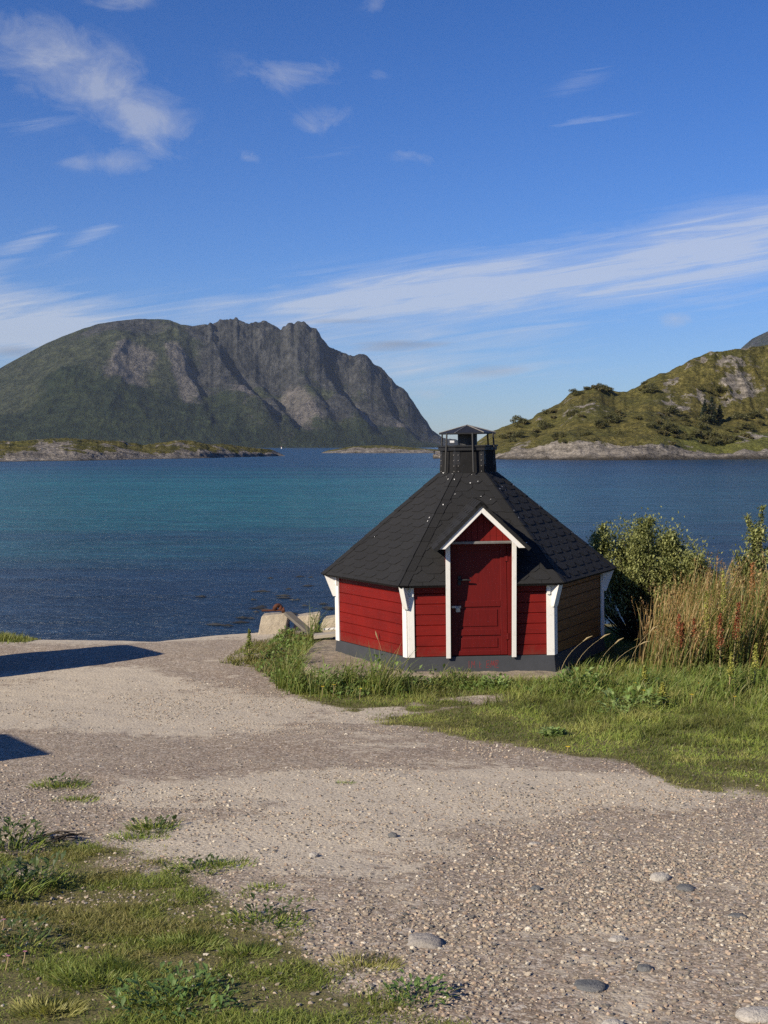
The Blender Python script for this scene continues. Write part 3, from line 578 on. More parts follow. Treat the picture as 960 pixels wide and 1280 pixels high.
# main roof
ZH = 1.655; GA = 1.80; SG = .975; ZA = 2.145; XE = .565; ZB = ZA - XE * SG; AF = 1.955
AE = 2.055 * math.cos(math.pi / 6); ZE = 1.12; ATOP = .40 * math.cos(math.pi / 6); ZTOP = 2.49
SL = (ZTOP - ZE) / (AE - ATOP); PHI = math.atan(SL); VT = (AE - ATOP) / math.cos(PHI)
def rp(k, u, v, lift=0):
    w = AE - v * math.cos(PHI) + lift * math.sin(PHI); z = ZE + v * math.sin(PHI) + lift * math.cos(PHI); return fp(k, u, w, z)
def clip(poly, region):
    out = poly
    for i in range(len(region)):
        a = region[i]; c = region[(i + 1) % len(region)]; inp = out; out = []
        if not inp: return []
        side = lambda p: (c[0] - a[0]) * (p[1] - a[1]) - (c[1] - a[1]) * (p[0] - a[0])
        for j in range(len(inp)):
            p, q = inp[j], inp[(j + 1) % len(inp)]; sp_, sq = side(p), side(q)
            if sp_ >= 0: out.append(p)
            if (sp_ >= 0) != (sq >= 0):
                t = sp_ / (sp_ - sq); out.append((p[0] + t * (q[0] - p[0]), p[1] + t * (q[1] - p[1])))
    return out
class RoofB:
    def __init__(s): s.v = []; s.f = []; s.c = []; s.m = []
    def face(s, pts, c, m=0):
        b_ = len(s.v); s.v += [tuple(map(float, p)) for p in pts]; s.c += [c] * len(pts); s.f.append(tuple(range(b_, b_ + len(pts)))); s.m.append(m)
    def build(s, name, parent):
        me = bpy.data.meshes.new(name); me.from_pydata(s.v, [], s.f); me.materials.append(SHINGLE); me.materials.append(SPECK)
        a = me.attributes.new('tint', 'FLOAT_COLOR', 'POINT'); a.data.foreach_set('color', np.array([(c, c, c, 1) for c in s.c], np.float32).ravel())
        for p, k in zip(me.polygons, s.m): p.material_index = k
        o = bpy.data.objects.new(name, me); link(o); o.parent = parent; return o
def shingle_field(rb, place, region, vmax, umax, w=.30, h=.132, seed=0, first=0.0):
    g = random.Random(seed); j = 0; v0 = -h * .55 + first
    while v0 < vmax:
        off = (j % 2) * w / 2 + .015
        for i in range(int(-umax / w) - 2, int(umax / w) + 3):
            u = i * w + off; T = v0 + 1.45 * h
            q_ = w / 2 - .0022; P = [(u - q_, T), (u - q_, v0 + .52 * h), (u - w * .27, v0), (u + w * .27, v0), (u + q_, v0 + .52 * h), (u + q_, T)]
            Q = clip(P, region)
            if len(Q) < 3: continue
            lf = g.uniform(.008, .012); tone = g.uniform(.93, 1.06)
            L = lambda v: .002 + lf * (1 - (v - v0) / (1.45 * h))
            rb.face([place(a, c, L(c)) for a, c in Q], tone)
            for q in range(len(Q)):
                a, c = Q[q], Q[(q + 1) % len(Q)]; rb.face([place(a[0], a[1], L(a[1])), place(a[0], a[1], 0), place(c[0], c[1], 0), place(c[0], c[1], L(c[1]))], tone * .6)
        v0 += h; j += 1
rb = RoofB()
hw = lambda v: (AE - v * math.cos(PHI)) * S3
VG = (1.98 - ZE) / math.sin(PHI); GX = .43
for k in range(6):
    regs = [[(-hw(0), 0), (hw(0), 0), (hw(VT), VT), (-hw(VT), VT)]]
    if k == 0:
        v1 = (ZA - GX * SG - .07 - ZE) / math.sin(PHI); vA = (ZA - .07 - ZE) / math.sin(PHI)   # opening under the porch roof
        regs = [[(-hw(0), 0), (-GX, 0), (-GX, v1), (-hw(v1), v1)], [(GX, 0), (hw(0), 0), (hw(v1), v1), (GX, v1)],
                [(-hw(v1), v1), (-GX, v1), (0, vA), (-hw(vA), vA)], [(GX, v1), (hw(v1), v1), (hw(vA), vA), (0, vA)], [(-hw(vA), vA), (hw(vA), vA), (hw(VT), VT), (-hw(VT), VT)]]
    for reg in regs:
        rb.face([rp(k, u, v, 0) for u, v in reg], .9); rb.face([rp(k, u, v, -.035) for u, v in reg][::-1], .9)
        for q in range(len(reg)):
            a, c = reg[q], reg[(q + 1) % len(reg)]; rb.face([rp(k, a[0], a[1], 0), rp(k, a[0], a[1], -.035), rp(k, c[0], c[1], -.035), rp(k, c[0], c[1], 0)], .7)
        shingle_field(rb, lambda u, v, l, k=k: rp(k, u, v, l), reg, VT, hw(0), seed=400 + k)
# bird droppings: flat specks lying on the felt
g = random.Random(12)
def speck(k, u, v, s, lift=.019):
    pts = []; n = 7; e = g.uniform(.6, 1.7)
    for q in range(n):
        r_ = s * g.uniform(.6, 1.1); a = 2 * math.pi * q / n; pts.append(rp(k, u + math.cos(a) * r_, v + math.sin(a) * r_ * e, lift))
    rb.face(pts, 1.0, 1)
for k in (0, 5, 0, 5, 0, 1):
    for _ in range(3):
        v = VT * (1 - g.random() ** 1.6 * .75); u = g.uniform(-1, 1) * hw(v) * .93
        if k == 0 and abs(u) < .5 and v < 1.3: continue
        speck(k, u, v, g.uniform(.004, .010))
rb.build('roof', hut)
def hip(k):
    rb2 = RoofB(); n = 8; gg = random.Random(500 + k)
    for i in range(n):
        v0, v1 = VT * i / n - .01, VT * (i + 1) / n + .035; v1 = min(v1, VT); v0 = max(v0, -.005); W = .105
        for (kk, sgn) in ((k, 1), ((k + 1) % 6, -1)):
            l0, l1 = .022, .015; e = lambda v, w_: sgn * (hw(v) - w_)
            P = [rp(kk, e(v0, W), v0, l0 - .004), rp(kk, e(v0, 0), v0, l0), rp(kk, e(v1, 0), v1, l1), rp(kk, e(v1, W), v1, l1 - .004)]
            B = [rp(kk, e(v0, W), v0, 0), rp(kk, e(v0, 0), v0, 0), rp(kk, e(v1, 0), v1, 0), rp(kk, e(v1, W), v1, 0)]
            if hw(v1) < W: continue
            tone = gg.uniform(.75, 1.0); rb2.face(P, tone)
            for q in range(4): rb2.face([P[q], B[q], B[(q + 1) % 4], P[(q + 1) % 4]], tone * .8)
    for _ in range(3):
        v = VT * gg.uniform(.35, .98); sg = gg.choice([(k, 1), ((k + 1) % 6, -1)]); c = [(gg.uniform(.6, 1) * .009 * math.cos(a), gg.uniform(.6, 1.3) * .012 * math.sin(a)) for a in np.linspace(0, 6.28, 8)[:-1]]
        u0 = sg[1] * (hw(v) - gg.uniform(.02, .08)); rb2.face([rp(sg[0], u0 + a, v + d, .0235) for a, d in c], 1, 1)
    return rb2.build('hip_cap', hut)
for k in range(6): hip(k)
# corner boards with brackets under the eaves
for k in range(6):
    b = MB(); L = AP * S3; W = .088
    fhex(b, k, L - W, L + .010, AP + .001, AP + .022, PT - .002, WT - .01); k2 = (k + 1) % 6
    fhex(b, k2, -L - .010 + .0115, -L + W, AP + .001, AP + .0205, PT - .001, WT - .012)
    post = b.build('corner_post', WHITE, hut, bevel=.003)
    a = R(-90 + 60 * k + 30); rad = np.array([math.cos(a), math.sin(a), 0]); tn = np.array([-math.sin(a), math.cos(a), 0]); r0 = 1.86 + .012
    c = MB(); th = .034
    prof = [(r0 - .02, WT - .46), (r0 + .035, WT - .46), (r0 + .045, WT - .44), (r0 + .15, 1.108), (r0 - .02, 1.225)]
    c.prism([rad * r_ + tn * th + np.array([0, 0, z]) for r_, z in prof], [rad * r_ - tn * th + np.array([0, 0, z]) for r_, z in prof])
    c.build('bracket', WHITE, post, bevel=.003)
    for (kk, sg) in ((k, 1), (k2, -1)):
        c = MB(); fhex(c, kk, sg * (L - .062) - .02, sg * (L - .062) + .02, AP + .0225, AP + .046, WT - .30, WT - .03); c.build('batten', WHITE, post, bevel=.003)
# porch: cheeks, posts, head, gable
ZH = 1.655; GA = 1.80; SG = .975; ZA = 2.145; XE = .565; ZB = ZA - XE * SG; AF = 1.955
for sg in (-1, 1):
    b = MB(); x0, x1 = sorted((sg * .395, sg * .432))
    fhex(b, 0, x0, x1, 1.40, 1.655, PT, ZH + .06, w1t=1.825); b.build('porch_cheek', RED, hut)
    b = MB(); x0, x1 = sorted((sg * .388, sg * .445))
    fhex(b, 0, x0, x1, 1.657, 1.682, PT - .01, ZH + .045, w0t=1.827, w1t=1.852); b.build('porch_post', WHITE, hut, bevel=.003)
    # barge board
    b = MB(); vth = .105; dx = vth / SG; ring = [(0, ZA), (sg * XE, ZB), (sg * (XE - dx), ZB), (0, ZA - vth)]
    if sg < 0: ring = ring[::-1]
    b.prism([fp(0, x, AF + .026, z) for x, z in ring], [fp(0, x, AF, z) for x, z in ring]); b.build('barge_board', WHITE, hut, bevel=.003)
    # porch roof slope
    rb3 = RoofB(); ln = math.hypot(XE + .03, (XE + .03) * SG); cs, sn = 1 / math.hypot(1, SG), SG / math.hypot(1, SG); D0 = AF + .045
    def gp(u, v, l, sg=sg):   # u: depth back from the front edge, v: up the slope from the eave
        x = (XE + .03) - v * cs + l * sn; z = ZA + .012 - (XE + .03) * SG + v * sn + l * cs; return fp(0, sg * x, D0 - u, z)
    place = (lambda u, v, l: gp(u, v, l))
    reg = [(0, 0), (1.30, 0), (1.30, ln), (0, ln)]
    P = [gp(u, v, .012) for u, v in reg]; B = [gp(u, v, -.028) for u, v in reg]; rb3.face(P, .9); rb3.face(B[::-1], .9)
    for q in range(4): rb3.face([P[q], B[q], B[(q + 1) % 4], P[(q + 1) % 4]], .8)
    shingle_field(rb3, lambda u, v, l: gp(u, v, l + .012), reg, ln, 1.3, seed=600 + sg, first=.03)
    # folded ridge strip
    for q in range(5):
        u0, u1 = q * .26, q * .26 + .29; s0, s1 = .030, .022
        Q = [gp(u0, ln - .10, s0 - .004), gp(u1, ln - .10, s1 - .004), gp(u1, ln + .008, s1), gp(u0, ln + .008, s0)]; rb3.face(Q, .85); rb3.face([gp(u0, ln - .1, 0), Q[0], Q[3], gp(u0, ln, 0)], .7); rb3.face([gp(u0, ln - .1, 0), gp(u1, ln - .1, 0), Q[1], Q[0]], .7)
    rb3.build('porch_roof', hut)
b = MB(); nb = 11; 
for i in range(nb):
    x0 = -.43 + .86 * i / nb + .002; x1 = -.43 + .86 * (i + 1) / nb - .002; za = lambda x: ZA - abs(x) * SG - .03
    pts = [(x0, ZH + .02), (x1, ZH + .02), (x1, za(x1))] + ([(0, za(0))] if x0 < 0 < x1 else []) + [(x0, za(x0))]
    b.prism([fp(0, x, GA + random.uniform(0, .002), z) for x, z in pts], [fp(0, x, GA - .03, z) for x, z in pts])
b.build('gable_panel', RED, hut)
b = MB(); fhex(b, 0, -.40, .40, GA - .02, GA + .03, ZH, ZH + .018); fhex(b, 0, -.39, .39, GA + .008, GA + .026, ZH - .012, ZH - .001); b.build('drip_flashing', FLASH, hut)
b = MB(); fhex(b, 0, -.394, .394, 1.5, GA - .001, ZH - .02, ZH - .003); b.build('porch_soffit', RED, hut)
# door: stiles, rails and sunk panels, its right jamb standing a little proud
DA = 1.600; b = MB(); X0, X1 = -.372, .345; Z0, Z1 = PT + .01, ZH - .03
fhex(b, 0, X0 + .05, X1 - .05, DA - .05, DA - .016, Z0 + .02, Z1 - .02)
for (x0, x1, z0, z1) in [(X0, X0 + .085, Z0, Z1), (X1 - .085, X1, Z0, Z1)]: fhex(b, 0, x0, x1, DA - .045, DA, z0, z1)
for (z0, z1) in [(Z0, Z0 + .06), (Z0 + .255, Z0 + .335), (Z0 + .62, Z0 + .70), (Z1 - .09, Z1)]: fhex(b, 0, X0 + .086, X1 - .086, DA - .045, DA - .001, z0, z1)
for (z0, z1) in [(Z0 + .095, Z0 + .222), (Z0 + .37, Z0 + .585)]: fhex(b, 0, X0 + .125, X1 - .125, DA - .017, DA - .006, z0, z1)
door = b.build('door', DOORRED, hut, bevel=.006)
b = MB(); fhex(b, 0, X1 + .004, .394, DA - .05, DA + .012, PT + .002, ZH - .021); fhex(b, 0, -.394, X0 - .004, DA - .05, DA + .004, PT + .002, ZH - .021); b.build('door_frame', DOORRED, hut, bevel=.004)
b = MB()
hz = Z0 + .97; b.tube([fp(0, -.26, DA, hz), fp(0, -.26, DA + .05, hz), fp(0, -.255, DA + .055, hz)], .011, 8); b.tube([fp(0, -.255, DA + .05, hz), fp(0, -.17, DA + .055, hz + .004), fp(0, -.12, DA + .05, hz - .004)], [.012, .011, .009], 8)
fhex(b, 0, -.28, -.24, DA + .0005, DA + .008, hz - .07, hz + .05); b.build('door_handle', METAL, door, bevel=.002)
b = MB(); lz = Z0 + .625
fhex(b, 0, -.365, -.245, DA + .0005, DA + .007, lz - .014, lz + .014); b.tube([fp(0, -.30, DA + .005, lz), fp(0, -.30, DA + .03, lz + .012), fp(0, -.27, DA + .03, lz + .012), fp(0, -.27, DA + .005, lz)], .005, 6)
fhex(b, 0, -.312, -.258, DA + .016, DA + .040, lz - .062, lz - .01); b.tube([fp(0, -.272, DA + .03, lz - .012), fp(0, -.272, DA + .03, lz + .014)], .006, 6); b.build('padlock_hasp', STEEL, door, bevel=.002)
b = MB()
for zz in (Z0 + .2, Z0 + 1.2): fhex(b, 0, X1 - .03, X1 + .02, DA + .0125, DA + .017, zz, zz + .08); b.tube([fp(0, X1, DA + .014, zz), fp(0, X1, DA + .014, zz + .08)], .008, 6)
b.build('hinge', DOORRED, door)
# worn red scrawl on the front of the plinth
b = MB(); apz = lambda z: AP + .035 - .023 * (z + .03) / .22 + .0015
def stroke(pts, w=.006):
    for (x0, z0), (x1, z1) in zip(pts[:-1], pts[1:]):
        d = np.array([x1 - x0, z1 - z0]); d /= np.linalg.norm(d) + 1e-9; nn = np.array([-d[1], d[0]]) * w / 2
        b.poly([fp(0, x + s * nn[0], apz(z + s * nn[1]), z + s * nn[1]) for (x, z, s) in ((x0, z0, 1), (x0, z0, -1), (x1, z1, -1), (x1, z1, 1))])
zt, zb = .135, .045
stroke([(-.155, zt), (-.158, zb)]); stroke([(-.125, zb), (-.12, zt), (-.10, .08), (-.085, zt), (-.08, zb)]); stroke([(-.02, zt - .01), (-.02, zb), (.0, zb)]); stroke([(-.02, .09), (0, .092)])
stroke([(.11, zt), (.065, zt - .005), (.07, .09), (.10, .092)]); stroke([(.07, .09), (.06, zb), (.1, zb + .005)]); stroke([(.12, zb), (.13, zt), (.15, .075), (.165, zt), (.17, zb)]); stroke([(.22, zt), (.185, zt), (.19, .09), (.21, .09)]); stroke([(.19, .09), (.187, zb), (.22, zb)])
for q in range(9): stroke([(.07 + q * .017, .06 + .02 * random.random()), (.085 + q * .017, .10 + .03 * random.random())], .004)
b.build('scrawl', GRAF, hut)
# chimney
CA = .375 * math.cos(math.pi / 6); ch = MB(); zc0 = ZTOP - .09; zc1 = 2.855
ch.prism(hexring(CA + .02, zc0), hexring(CA - .003, zc1))
chim = ch.build('chimney', FELT, hut, bevel=.004)
for k in range(6):
    b = MB(); c0 = .055; k2 = (k + 1) % 6; fhex(b, k, CA * S3 - c0, CA * S3 + .006, CA - .002, CA + .012, zc0 + .06, zc1 - .004, w1t=CA + .006); fhex(b, k2, -CA * S3 - .002, -CA * S3 + c0, CA - .0025, CA + .0115, zc0 + .06, zc1 - .005, w1t=CA + .0055); b.build('corner_strip', METAL, chim)
b = MB()
for k in range(6):
    for sg in (-1, 1):
        for q in range(4):
            zz = zc0 + .12 + q * .075; p = fp(k, sg * (CA * S3 - .03), CA + .013, zz); n, t = fr(k)
            b.prism([p + t * .008 * math.cos(a) + np.array([0, 0, .008 * math.sin(a)]) for a in np.linspace(0, 6.28, 7)[:-1]][::-1], [p + n * .006 + t * .006 * math.cos(a) + np.array([0, 0, .006 * math.sin(a)]) for a in np.linspace(0, 6.28, 7)[:-1]][::-1])
b.build('rivets', FLASH, chim)
b = MB(); b.prism(hexring(CA + .045, zc1), hexring(CA + .045, zc1 + .022)); b.prism(hexring(CA + .028, zc1 - .05), hexring(CA + .030, zc1 - .001)); b.build('chimney_rim', METAL, chim, bevel=.003)
b = MB(); b.tube([(0, 0, zc1 + .023), (0, 0, zc1 + .19)], .135, 20); b.build('flue', METAL, chim, smooth=False)
zq = zc1 + .175; RC = .395
cap = MB(); rim = [(RC * math.cos(R(60 * k)), RC * math.sin(R(60 * k)), zq) for k in range(6)]; rim2 = [(p[0], p[1], zq + .018) for p in rim]
for k in range(6):
    l = (k + 1) % 6; cap.poly([rim[k], rim[l], rim2[l], rim2[k]]); cap.poly([rim2[k], rim2[l], (0, 0, zq + .125)]); cap.poly([rim[l], rim[k], (0, 0, zq + .10)])
cp = cap.build('chimney_cap', METAL, chim)
b = MB()
for k in range(6): b.tube([(p := np.array(rim2[k])) * 1.0 + np.array([0, 0, .003]), np.array([0, 0, zq + .128])], .007, 5)
b.build('cap_seam', FLASH, cp)
for k in range(6):
    a = R(60 * k + 6 - 90); r0, r1 = .395, .372; b = MB(); b.tube([(r0 * 1.03 * math.cos(a), r0 * 1.03 * math.sin(a), ZTOP + .02), (r1 * math.cos(a), r1 * math.sin(a), zq + .012)], .013, 6); b.build('cap_rod', METAL, chim)

# ------------------------------------------------------------------ slab, stone blocks, timbers
def rough_block(name, pts_bottom, pts_top, material, seed, sub=3, amp=.02, bevel=.02):
    b = MB(); b.prism(pts_bottom, pts_top); o = b.build(name, material)
    bv = o.modifiers.new('Bevel', 'BEVEL'); bv.width = bevel; bv.segments = 2
    sd = o.modifiers.new('Sub', 'SUBSURF'); sd.subdivision_type = 'SIMPLE'; sd.levels = sub; sd.render_levels = sub
    tx = bpy.data.textures.new(name + '_rough', 'CLOUDS'); tx.noise_scale = .16; d = o.modifiers.new('Disp', 'DISPLACE'); d.texture = tx; d.strength = amp; d.mid_level = .5; d.texture_coords = 'GLOBAL'
    return o
hc = HUT
ol = [(-.80, 16.12), (-.50, 15.90), (2.30, 15.84), (2.5, 17.0), (2.4, 19.4), (-.6, 19.5), (-1.0, 18.6), (-1.16, 17.4), (-1.05, 16.6)]
slab = rough_block('concrete_slab', [(x, y, -.35) for x, y in ol], [(x, y, 0) for x, y in ol], CONCRETE, 3, 6, .03)
tag(slab, 'rough concrete slab under the red hut', 'slab')
blocks = [('leftmost squared granite block with the rusty shackle on top', 341, 20.6, .50, .30, -.10, 0.10), ('middle granite block leaning between two others', 381, 20.85, .46, .33, -.12, 0.16), ('right granite block partly hidden behind the white corner of the hut', 413, 20.65, .44, .30, -.12, 0.22)]
for i, (lab, px, Yb, wd, ht, z0, sk) in enumerate(blocks):
    x = (px - 480) / F * Yb; g = random.Random(40 + i); z0 = gz(x, Yb) - .08
    zt = EYE - ((764 + (2, 2, 4)[i]) - HORIZON) / F * Yb
    bt = [(x - wd / 2, Yb - .24, z0), (x + wd / 2 - .08, Yb - .2, z0), (x + wd / 2, Yb + .3, z0), (x - wd / 2, Yb + .28, z0)]
    tp = [(x - wd / 2 + .04 + sk * .3, Yb - .12, zt - .03 - sk * .2), (x + wd / 2 - .02 + sk * .3, Yb - .14, zt), (x + wd / 2 - .04 + sk * .3, Yb + .26, zt - .02), (x - wd / 2 + .05 + sk * .3, Yb + .24, zt - .03 - sk * .2)]
    o = rough_block('stone_block', bt, tp, GRANITE, i, 4, .018, .014); tag(o, lab, 'stone block', 'granite blocks by the water')
    if i == 0: ZB0 = zt; XB0 = x; YB0 = Yb
rt = empty('shackle', (XB0 + .07, YB0 + .02, ZB0 - .005)); tag(rt, 'rusty iron shackle lying on the leftmost granite block', 'shackle')
b = MB(); b.tube([(.05 * math.cos(a), .02 * math.sin(a * 2), .065 + .045 * math.sin(a)) for a in np.linspace(-.5, 4.0, 12)], .036, 8); b.build('bow', RUST, rt, smooth=True)
b = MB(); b.tube([(-.26, -.02, .03), (-.05, 0, .03), (.1, 0, .035)], .016, 8); b.tube([(.06, 0, .03), (.11, 0, .04)], .045, 8); b.build('pin', RUST, rt)
def plank(name, a, c, w, th, material, lab, cat):
    a = np.array(a, float); c = np.array(c, float); m_ = MB(); L = np.linalg.norm(c - a); m_.box(0, L, -w / 2, w / 2, 0, th)
    o = m_.build(name, material, bevel=.006); d = (c - a) / L; o.location = a; o.rotation_euler = (0, -math.asin(d[2]), math.atan2(d[1], d[0])); return tag(o, lab, cat)
plank('beam', (at(359, 768, 20.15)), (at(392, 797, 19.6)), .13, .05, GREYWOOD, 'weathered grey beam leaning across the granite blocks', 'beam')
plank('beam', (at(372, 792, 19.75)), (at(396, 795, 19.4)), .10, .05, GREYWOOD, 'short grey beam lying at the foot of the granite blocks', 'beam')
plank('plank', (at(393, 797.5, 18.9)), (at(424, 794, 18.9)), .26, .05, PALEWOOD, 'pale sawn plank lying beside the left corner of the hut', 'plank')
plank('lath', (at(404, 788, 19.6)), (at(424, 786.5, 19.6)), .05, .03, WHITE, 'thin white painted lath resting behind the pale plank', 'lath')

# ------------------------------------------------------------------ vegetation
def blades(P, h, w, lean, c0, c1, seg=2, seed=0):
    """P (n,3) feet; lean (n,2) tip offset as a share of the height; tapering curved blades"""
    n = len(P); g = np.random.default_rng(seed); a = g.random(n) * math.pi * 2; side = np.stack([np.cos(a), np.sin(a), 0 * a], 1) * (w / 2)[:, None]
    rows = []; cl = []
    for s in range(seg + 1):
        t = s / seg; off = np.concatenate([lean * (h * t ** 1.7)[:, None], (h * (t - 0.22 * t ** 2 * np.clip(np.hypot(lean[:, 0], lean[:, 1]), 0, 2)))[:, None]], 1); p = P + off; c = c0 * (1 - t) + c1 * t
        if s < seg: k = 1 - .35 * t; rows += [p - side * k, p + side * k]; cl += [c, c]
        else: rows += [p]; cl += [c]
    m = len(rows); V = np.stack(rows, 1).reshape(-1, 3); C = np.stack(cl, 1).reshape(-1, 3); b0 = (np.arange(n) * m)[:, None]; tr = []
    for s in range(seg - 1): q = 2 * s; tr += [[q, q + 1, q + 3], [q, q + 3, q + 2]]
    tr.append([2 * seg - 2, 2 * seg - 1, 2 * seg]); T = (b0[:, :, None] + np.array(tr)[None]).reshape(-1, 3)
    return V, T, C
def merge(parts):
    V, T, C = [], [], []; o = 0
    for v, t, c in parts: V.append(v); T.append(t + o); C.append(c); o += len(v)
    return np.concatenate(V), np.concatenate(T), np.concatenate(C)
def leaves(P, D, ln, w, c0, c1, fold=.25, droop=.2):
    """pointed leaves from P along unit D; 2 quads each as 4 triangles"""
    n = len(P); up = np.array([0, 0, 1.0]); S = np.cross(D, up + 0 * D); S /= np.linalg.norm(S, axis=1)[:, None] + 1e-6; N = np.cross(S, D)
    L = ln[:, None]; W = w[:, None] / 2
    a = P; m = P + D * L * .5; e = P + D * L - up * (droop * L); l = m + S * W + N * W * fold; r = m - S * W + N * W * fold
    V = np.stack([a, l, m, r, e], 1).reshape(-1, 3); C = np.repeat(c0, 5, 0).reshape(n, 5, 3); C[:, 4] = c1; C[:, 2] = c0 * .8 + c1 * .2
    T = (np.arange(n)[:, None, None] * 5 + np.array([[0, 2, 1], [0, 3, 2], [1, 2, 4], [2, 3, 4]])[None]).reshape(-1, 3)
    return V, T, C.reshape(-1, 3)
def colmix(g, n, pal):
    pal = np.array(pal, float); k = g.integers(0, len(pal), n); return pal[k] * (0.75 + 0.5 * g.random((n, 1)))
def scatter(n, x0, x1, y0, y1, dens, g):
    x = g.uniform(x0, x1, n); y = g.uniform(y0, y1, n); k = g.random(n) < dens(x, y); return x[k], y[k]
def not_hut(x, y, r=0.0):
    """outside the slab"""
    return ~((x > -1.05 - r) & (x < 2.42 + r) & (y > 15.84 - r) & (y < 19.5))
GREEN = [(.17, .235, .042), (.215, .265, .052), (.265, .275, .07), (.135, .195, .04)]
# lawn on the right
g = np.random.default_rng(21)
x, y = scatter(500000, LAWN[0, 0], 9.6, 7.6, 20.5, lambda x, y: np.where(not_hut(x, y) & (np.abs(x) < .33 * y + 2.3), grass_mask(x, y) ** 1.3, 0) * np.clip(1.25 - (y - 9) / 14, .35, 1), g)
n = len(x); d = in_lawn(x, y); cl = fbm(x * 1.6, y * 1.6, 3, 7); fine_ = fbm(x * 6, y * 6, 3, 17)
patch = .72 + .75 * sstep(.36, .64, fbm(x * 2.7 + 8, y * 2.7, 4, 15))[:, None]; dry = np.clip(sstep(.9, .15, d) * .8 + .45 * sstep(.55, .7, fine_) + .5 * sstep(.55, .72, cl), 0, 1)[:, None]
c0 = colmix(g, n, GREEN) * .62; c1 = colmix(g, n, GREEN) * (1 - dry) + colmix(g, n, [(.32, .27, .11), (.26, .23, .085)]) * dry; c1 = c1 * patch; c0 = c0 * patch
tall = sstep(1.6, 3.6, d) ; h = (.016 + .042 * g.random(n) ** 2) * (.5 + .8 * cl) * (1 + 1.9 * tall * (fine_ > .47)); P = np.stack([x, y, gz(x, y) - .004], 1)
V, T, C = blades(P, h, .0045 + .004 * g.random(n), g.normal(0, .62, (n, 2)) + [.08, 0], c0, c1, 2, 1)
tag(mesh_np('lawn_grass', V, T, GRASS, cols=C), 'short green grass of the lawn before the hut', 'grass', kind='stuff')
# foreground grass
g = np.random.default_rng(22)
def fore_d(x, y):
    f = in_fore(x, y) + .9 * (fbm(x * 4, y * 4, 4, 25) - .5); clump = fbm(x * 3.2, y * 3.2, 4, 23); return np.clip(sstep(-.05, .9, f) * (0.5 + 1.0 * sstep(.42, .62, clump)), 0, 1) * (np.abs(x) < .33 * y + 2.2)
x, y = scatter(680000, -5.3, 1.2, 3.9, 9.0, fore_d, g); n = len(x); clump = fbm(x * 3.2, y * 3.2, 4, 23); big = fbm(x * 1.1 + 4, y * 1.1, 3, 27)
dry = np.clip(1.3 * sstep(.45, .62, fbm(x * 2.1 + 7, y * 2.1, 4, 29)) * .75 + .25 * g.random(n), 0, 1)[:, None]
c0 = colmix(g, n, GREEN) * .6; c1 = colmix(g, n, GREEN) * 1.25 * (1 - dry) + colmix(g, n, [(.37, .31, .12), (.30, .27, .10), (.24, .20, .08)]) * dry
h = (.008 + .030 * g.random(n) ** 2) * (.5 + 1.1 * sstep(.4, .7, clump)); P = np.stack([x, y, gz(x, y) - .003], 1)
V, T, C = blades(P, h, .0028 + .0028 * g.random(n), g.normal(0, .8, (n, 2)) + [.08, 0], c0, c1, 2, 2)
tag(mesh_np('foreground_grass', V, T, GRASS, cols=C), 'patchy dry green grass at the near left corner', 'grass', kind='stuff')
# tufts growing in the gravel
def tuft(seed, n, r, hh, pal, wide=.006):
    g = np.random.default_rng(seed); a = g.random(n) * 6.283; rr_ = r * g.random(n) ** .7; P = np.stack([np.cos(a) * rr_, np.sin(a) * rr_ * .8, -.01 + 0 * a], 1)
    out = np.stack([np.cos(a), np.sin(a)], 1) * (.25 + .6 * (rr_ / r))[:, None] + g.normal(0, .3, (n, 2)); h = hh * (.4 + .6 * g.random(n))
    return blades(P, h, wide * (.7 + .6 * g.random(n)), out, colmix(g, n, pal) * .7, colmix(g, n, pal) * 1.15, 3, seed)
def leafy(seed, n, r, ln, pal, zmax=.08):
    g = np.random.default_rng(seed); a = g.random(n) * 6.283; rr_ = r * g.random(n) ** .6; P = np.stack([np.cos(a) * rr_, np.sin(a) * rr_, g.random(n) * zmax], 1)
    el = g.uniform(.1, 1.0, n); D = np.stack([np.cos(a + g.normal(0, .8, n)) * np.cos(el), np.sin(a + g.normal(0, .8, n)) * np.cos(el), np.sin(el)], 1); D /= np.linalg.norm(D, axis=1)[:, None]
    L = ln * (.5 + .7 * g.random(n)); return leaves(P, D, L, L * .42, colmix(g, n, pal), colmix(g, n, pal) * 1.2)
TUFTS = [(75, 982, .22, .07, 'grass tuft in the pale dirt near the left edge, the topmost one'), (95, 998, .16, .05, 'thin grass tuft just below the topmost tuft at the left'), (192, 1034, .16, .085, 'dark green tuft in the gravel right of the dry twigs'), (172, 1046, .2, .05, 'straggling low tuft left of the dark green one'), (285, 1080, .15, .06, 'small tuft at the end of the bare gravel tongue'),
         (245, 1085, .18, .05, 'low spreading tuft at the upper edge of the near grass'), (329, 1110, .10, .05, 'tiny round tuft in the gravel right of the near grass'), (432, 980, .07, .04, 'tiny lone tuft in the middle of the pale path'), (370, 1125, .10, .03, 'sparse little tuft where near grass thins into gravel'), (333, 1150, .2, .06, 'dark leafy tuft at the right margin of the near grass'), (385, 866, .2, .1, 'grass tuft at the tip of the lawn left of the hut')]
for i, (px, py, r, hh, lab) in enumerate(TUFTS):
    p = ground_pt(px, py); parts = [tuft(700 + i, int(230 * (r / .15) ** 1.6), r, hh, GREEN)]
    if i in (0, 2, 9, 5): parts.append(leafy(720 + i, 60, r * .9, .05, [(.045, .075, .02), (.06, .09, .025)], .05))
    o = mesh_np('grass_tuft', *merge(parts)[:2], GRASS, cols=merge(parts)[2]); o.location = (p[0], p[1], gz(p[0], p[1])); tag(o, lab, 'grass tuft', 'tufts in the gravel')
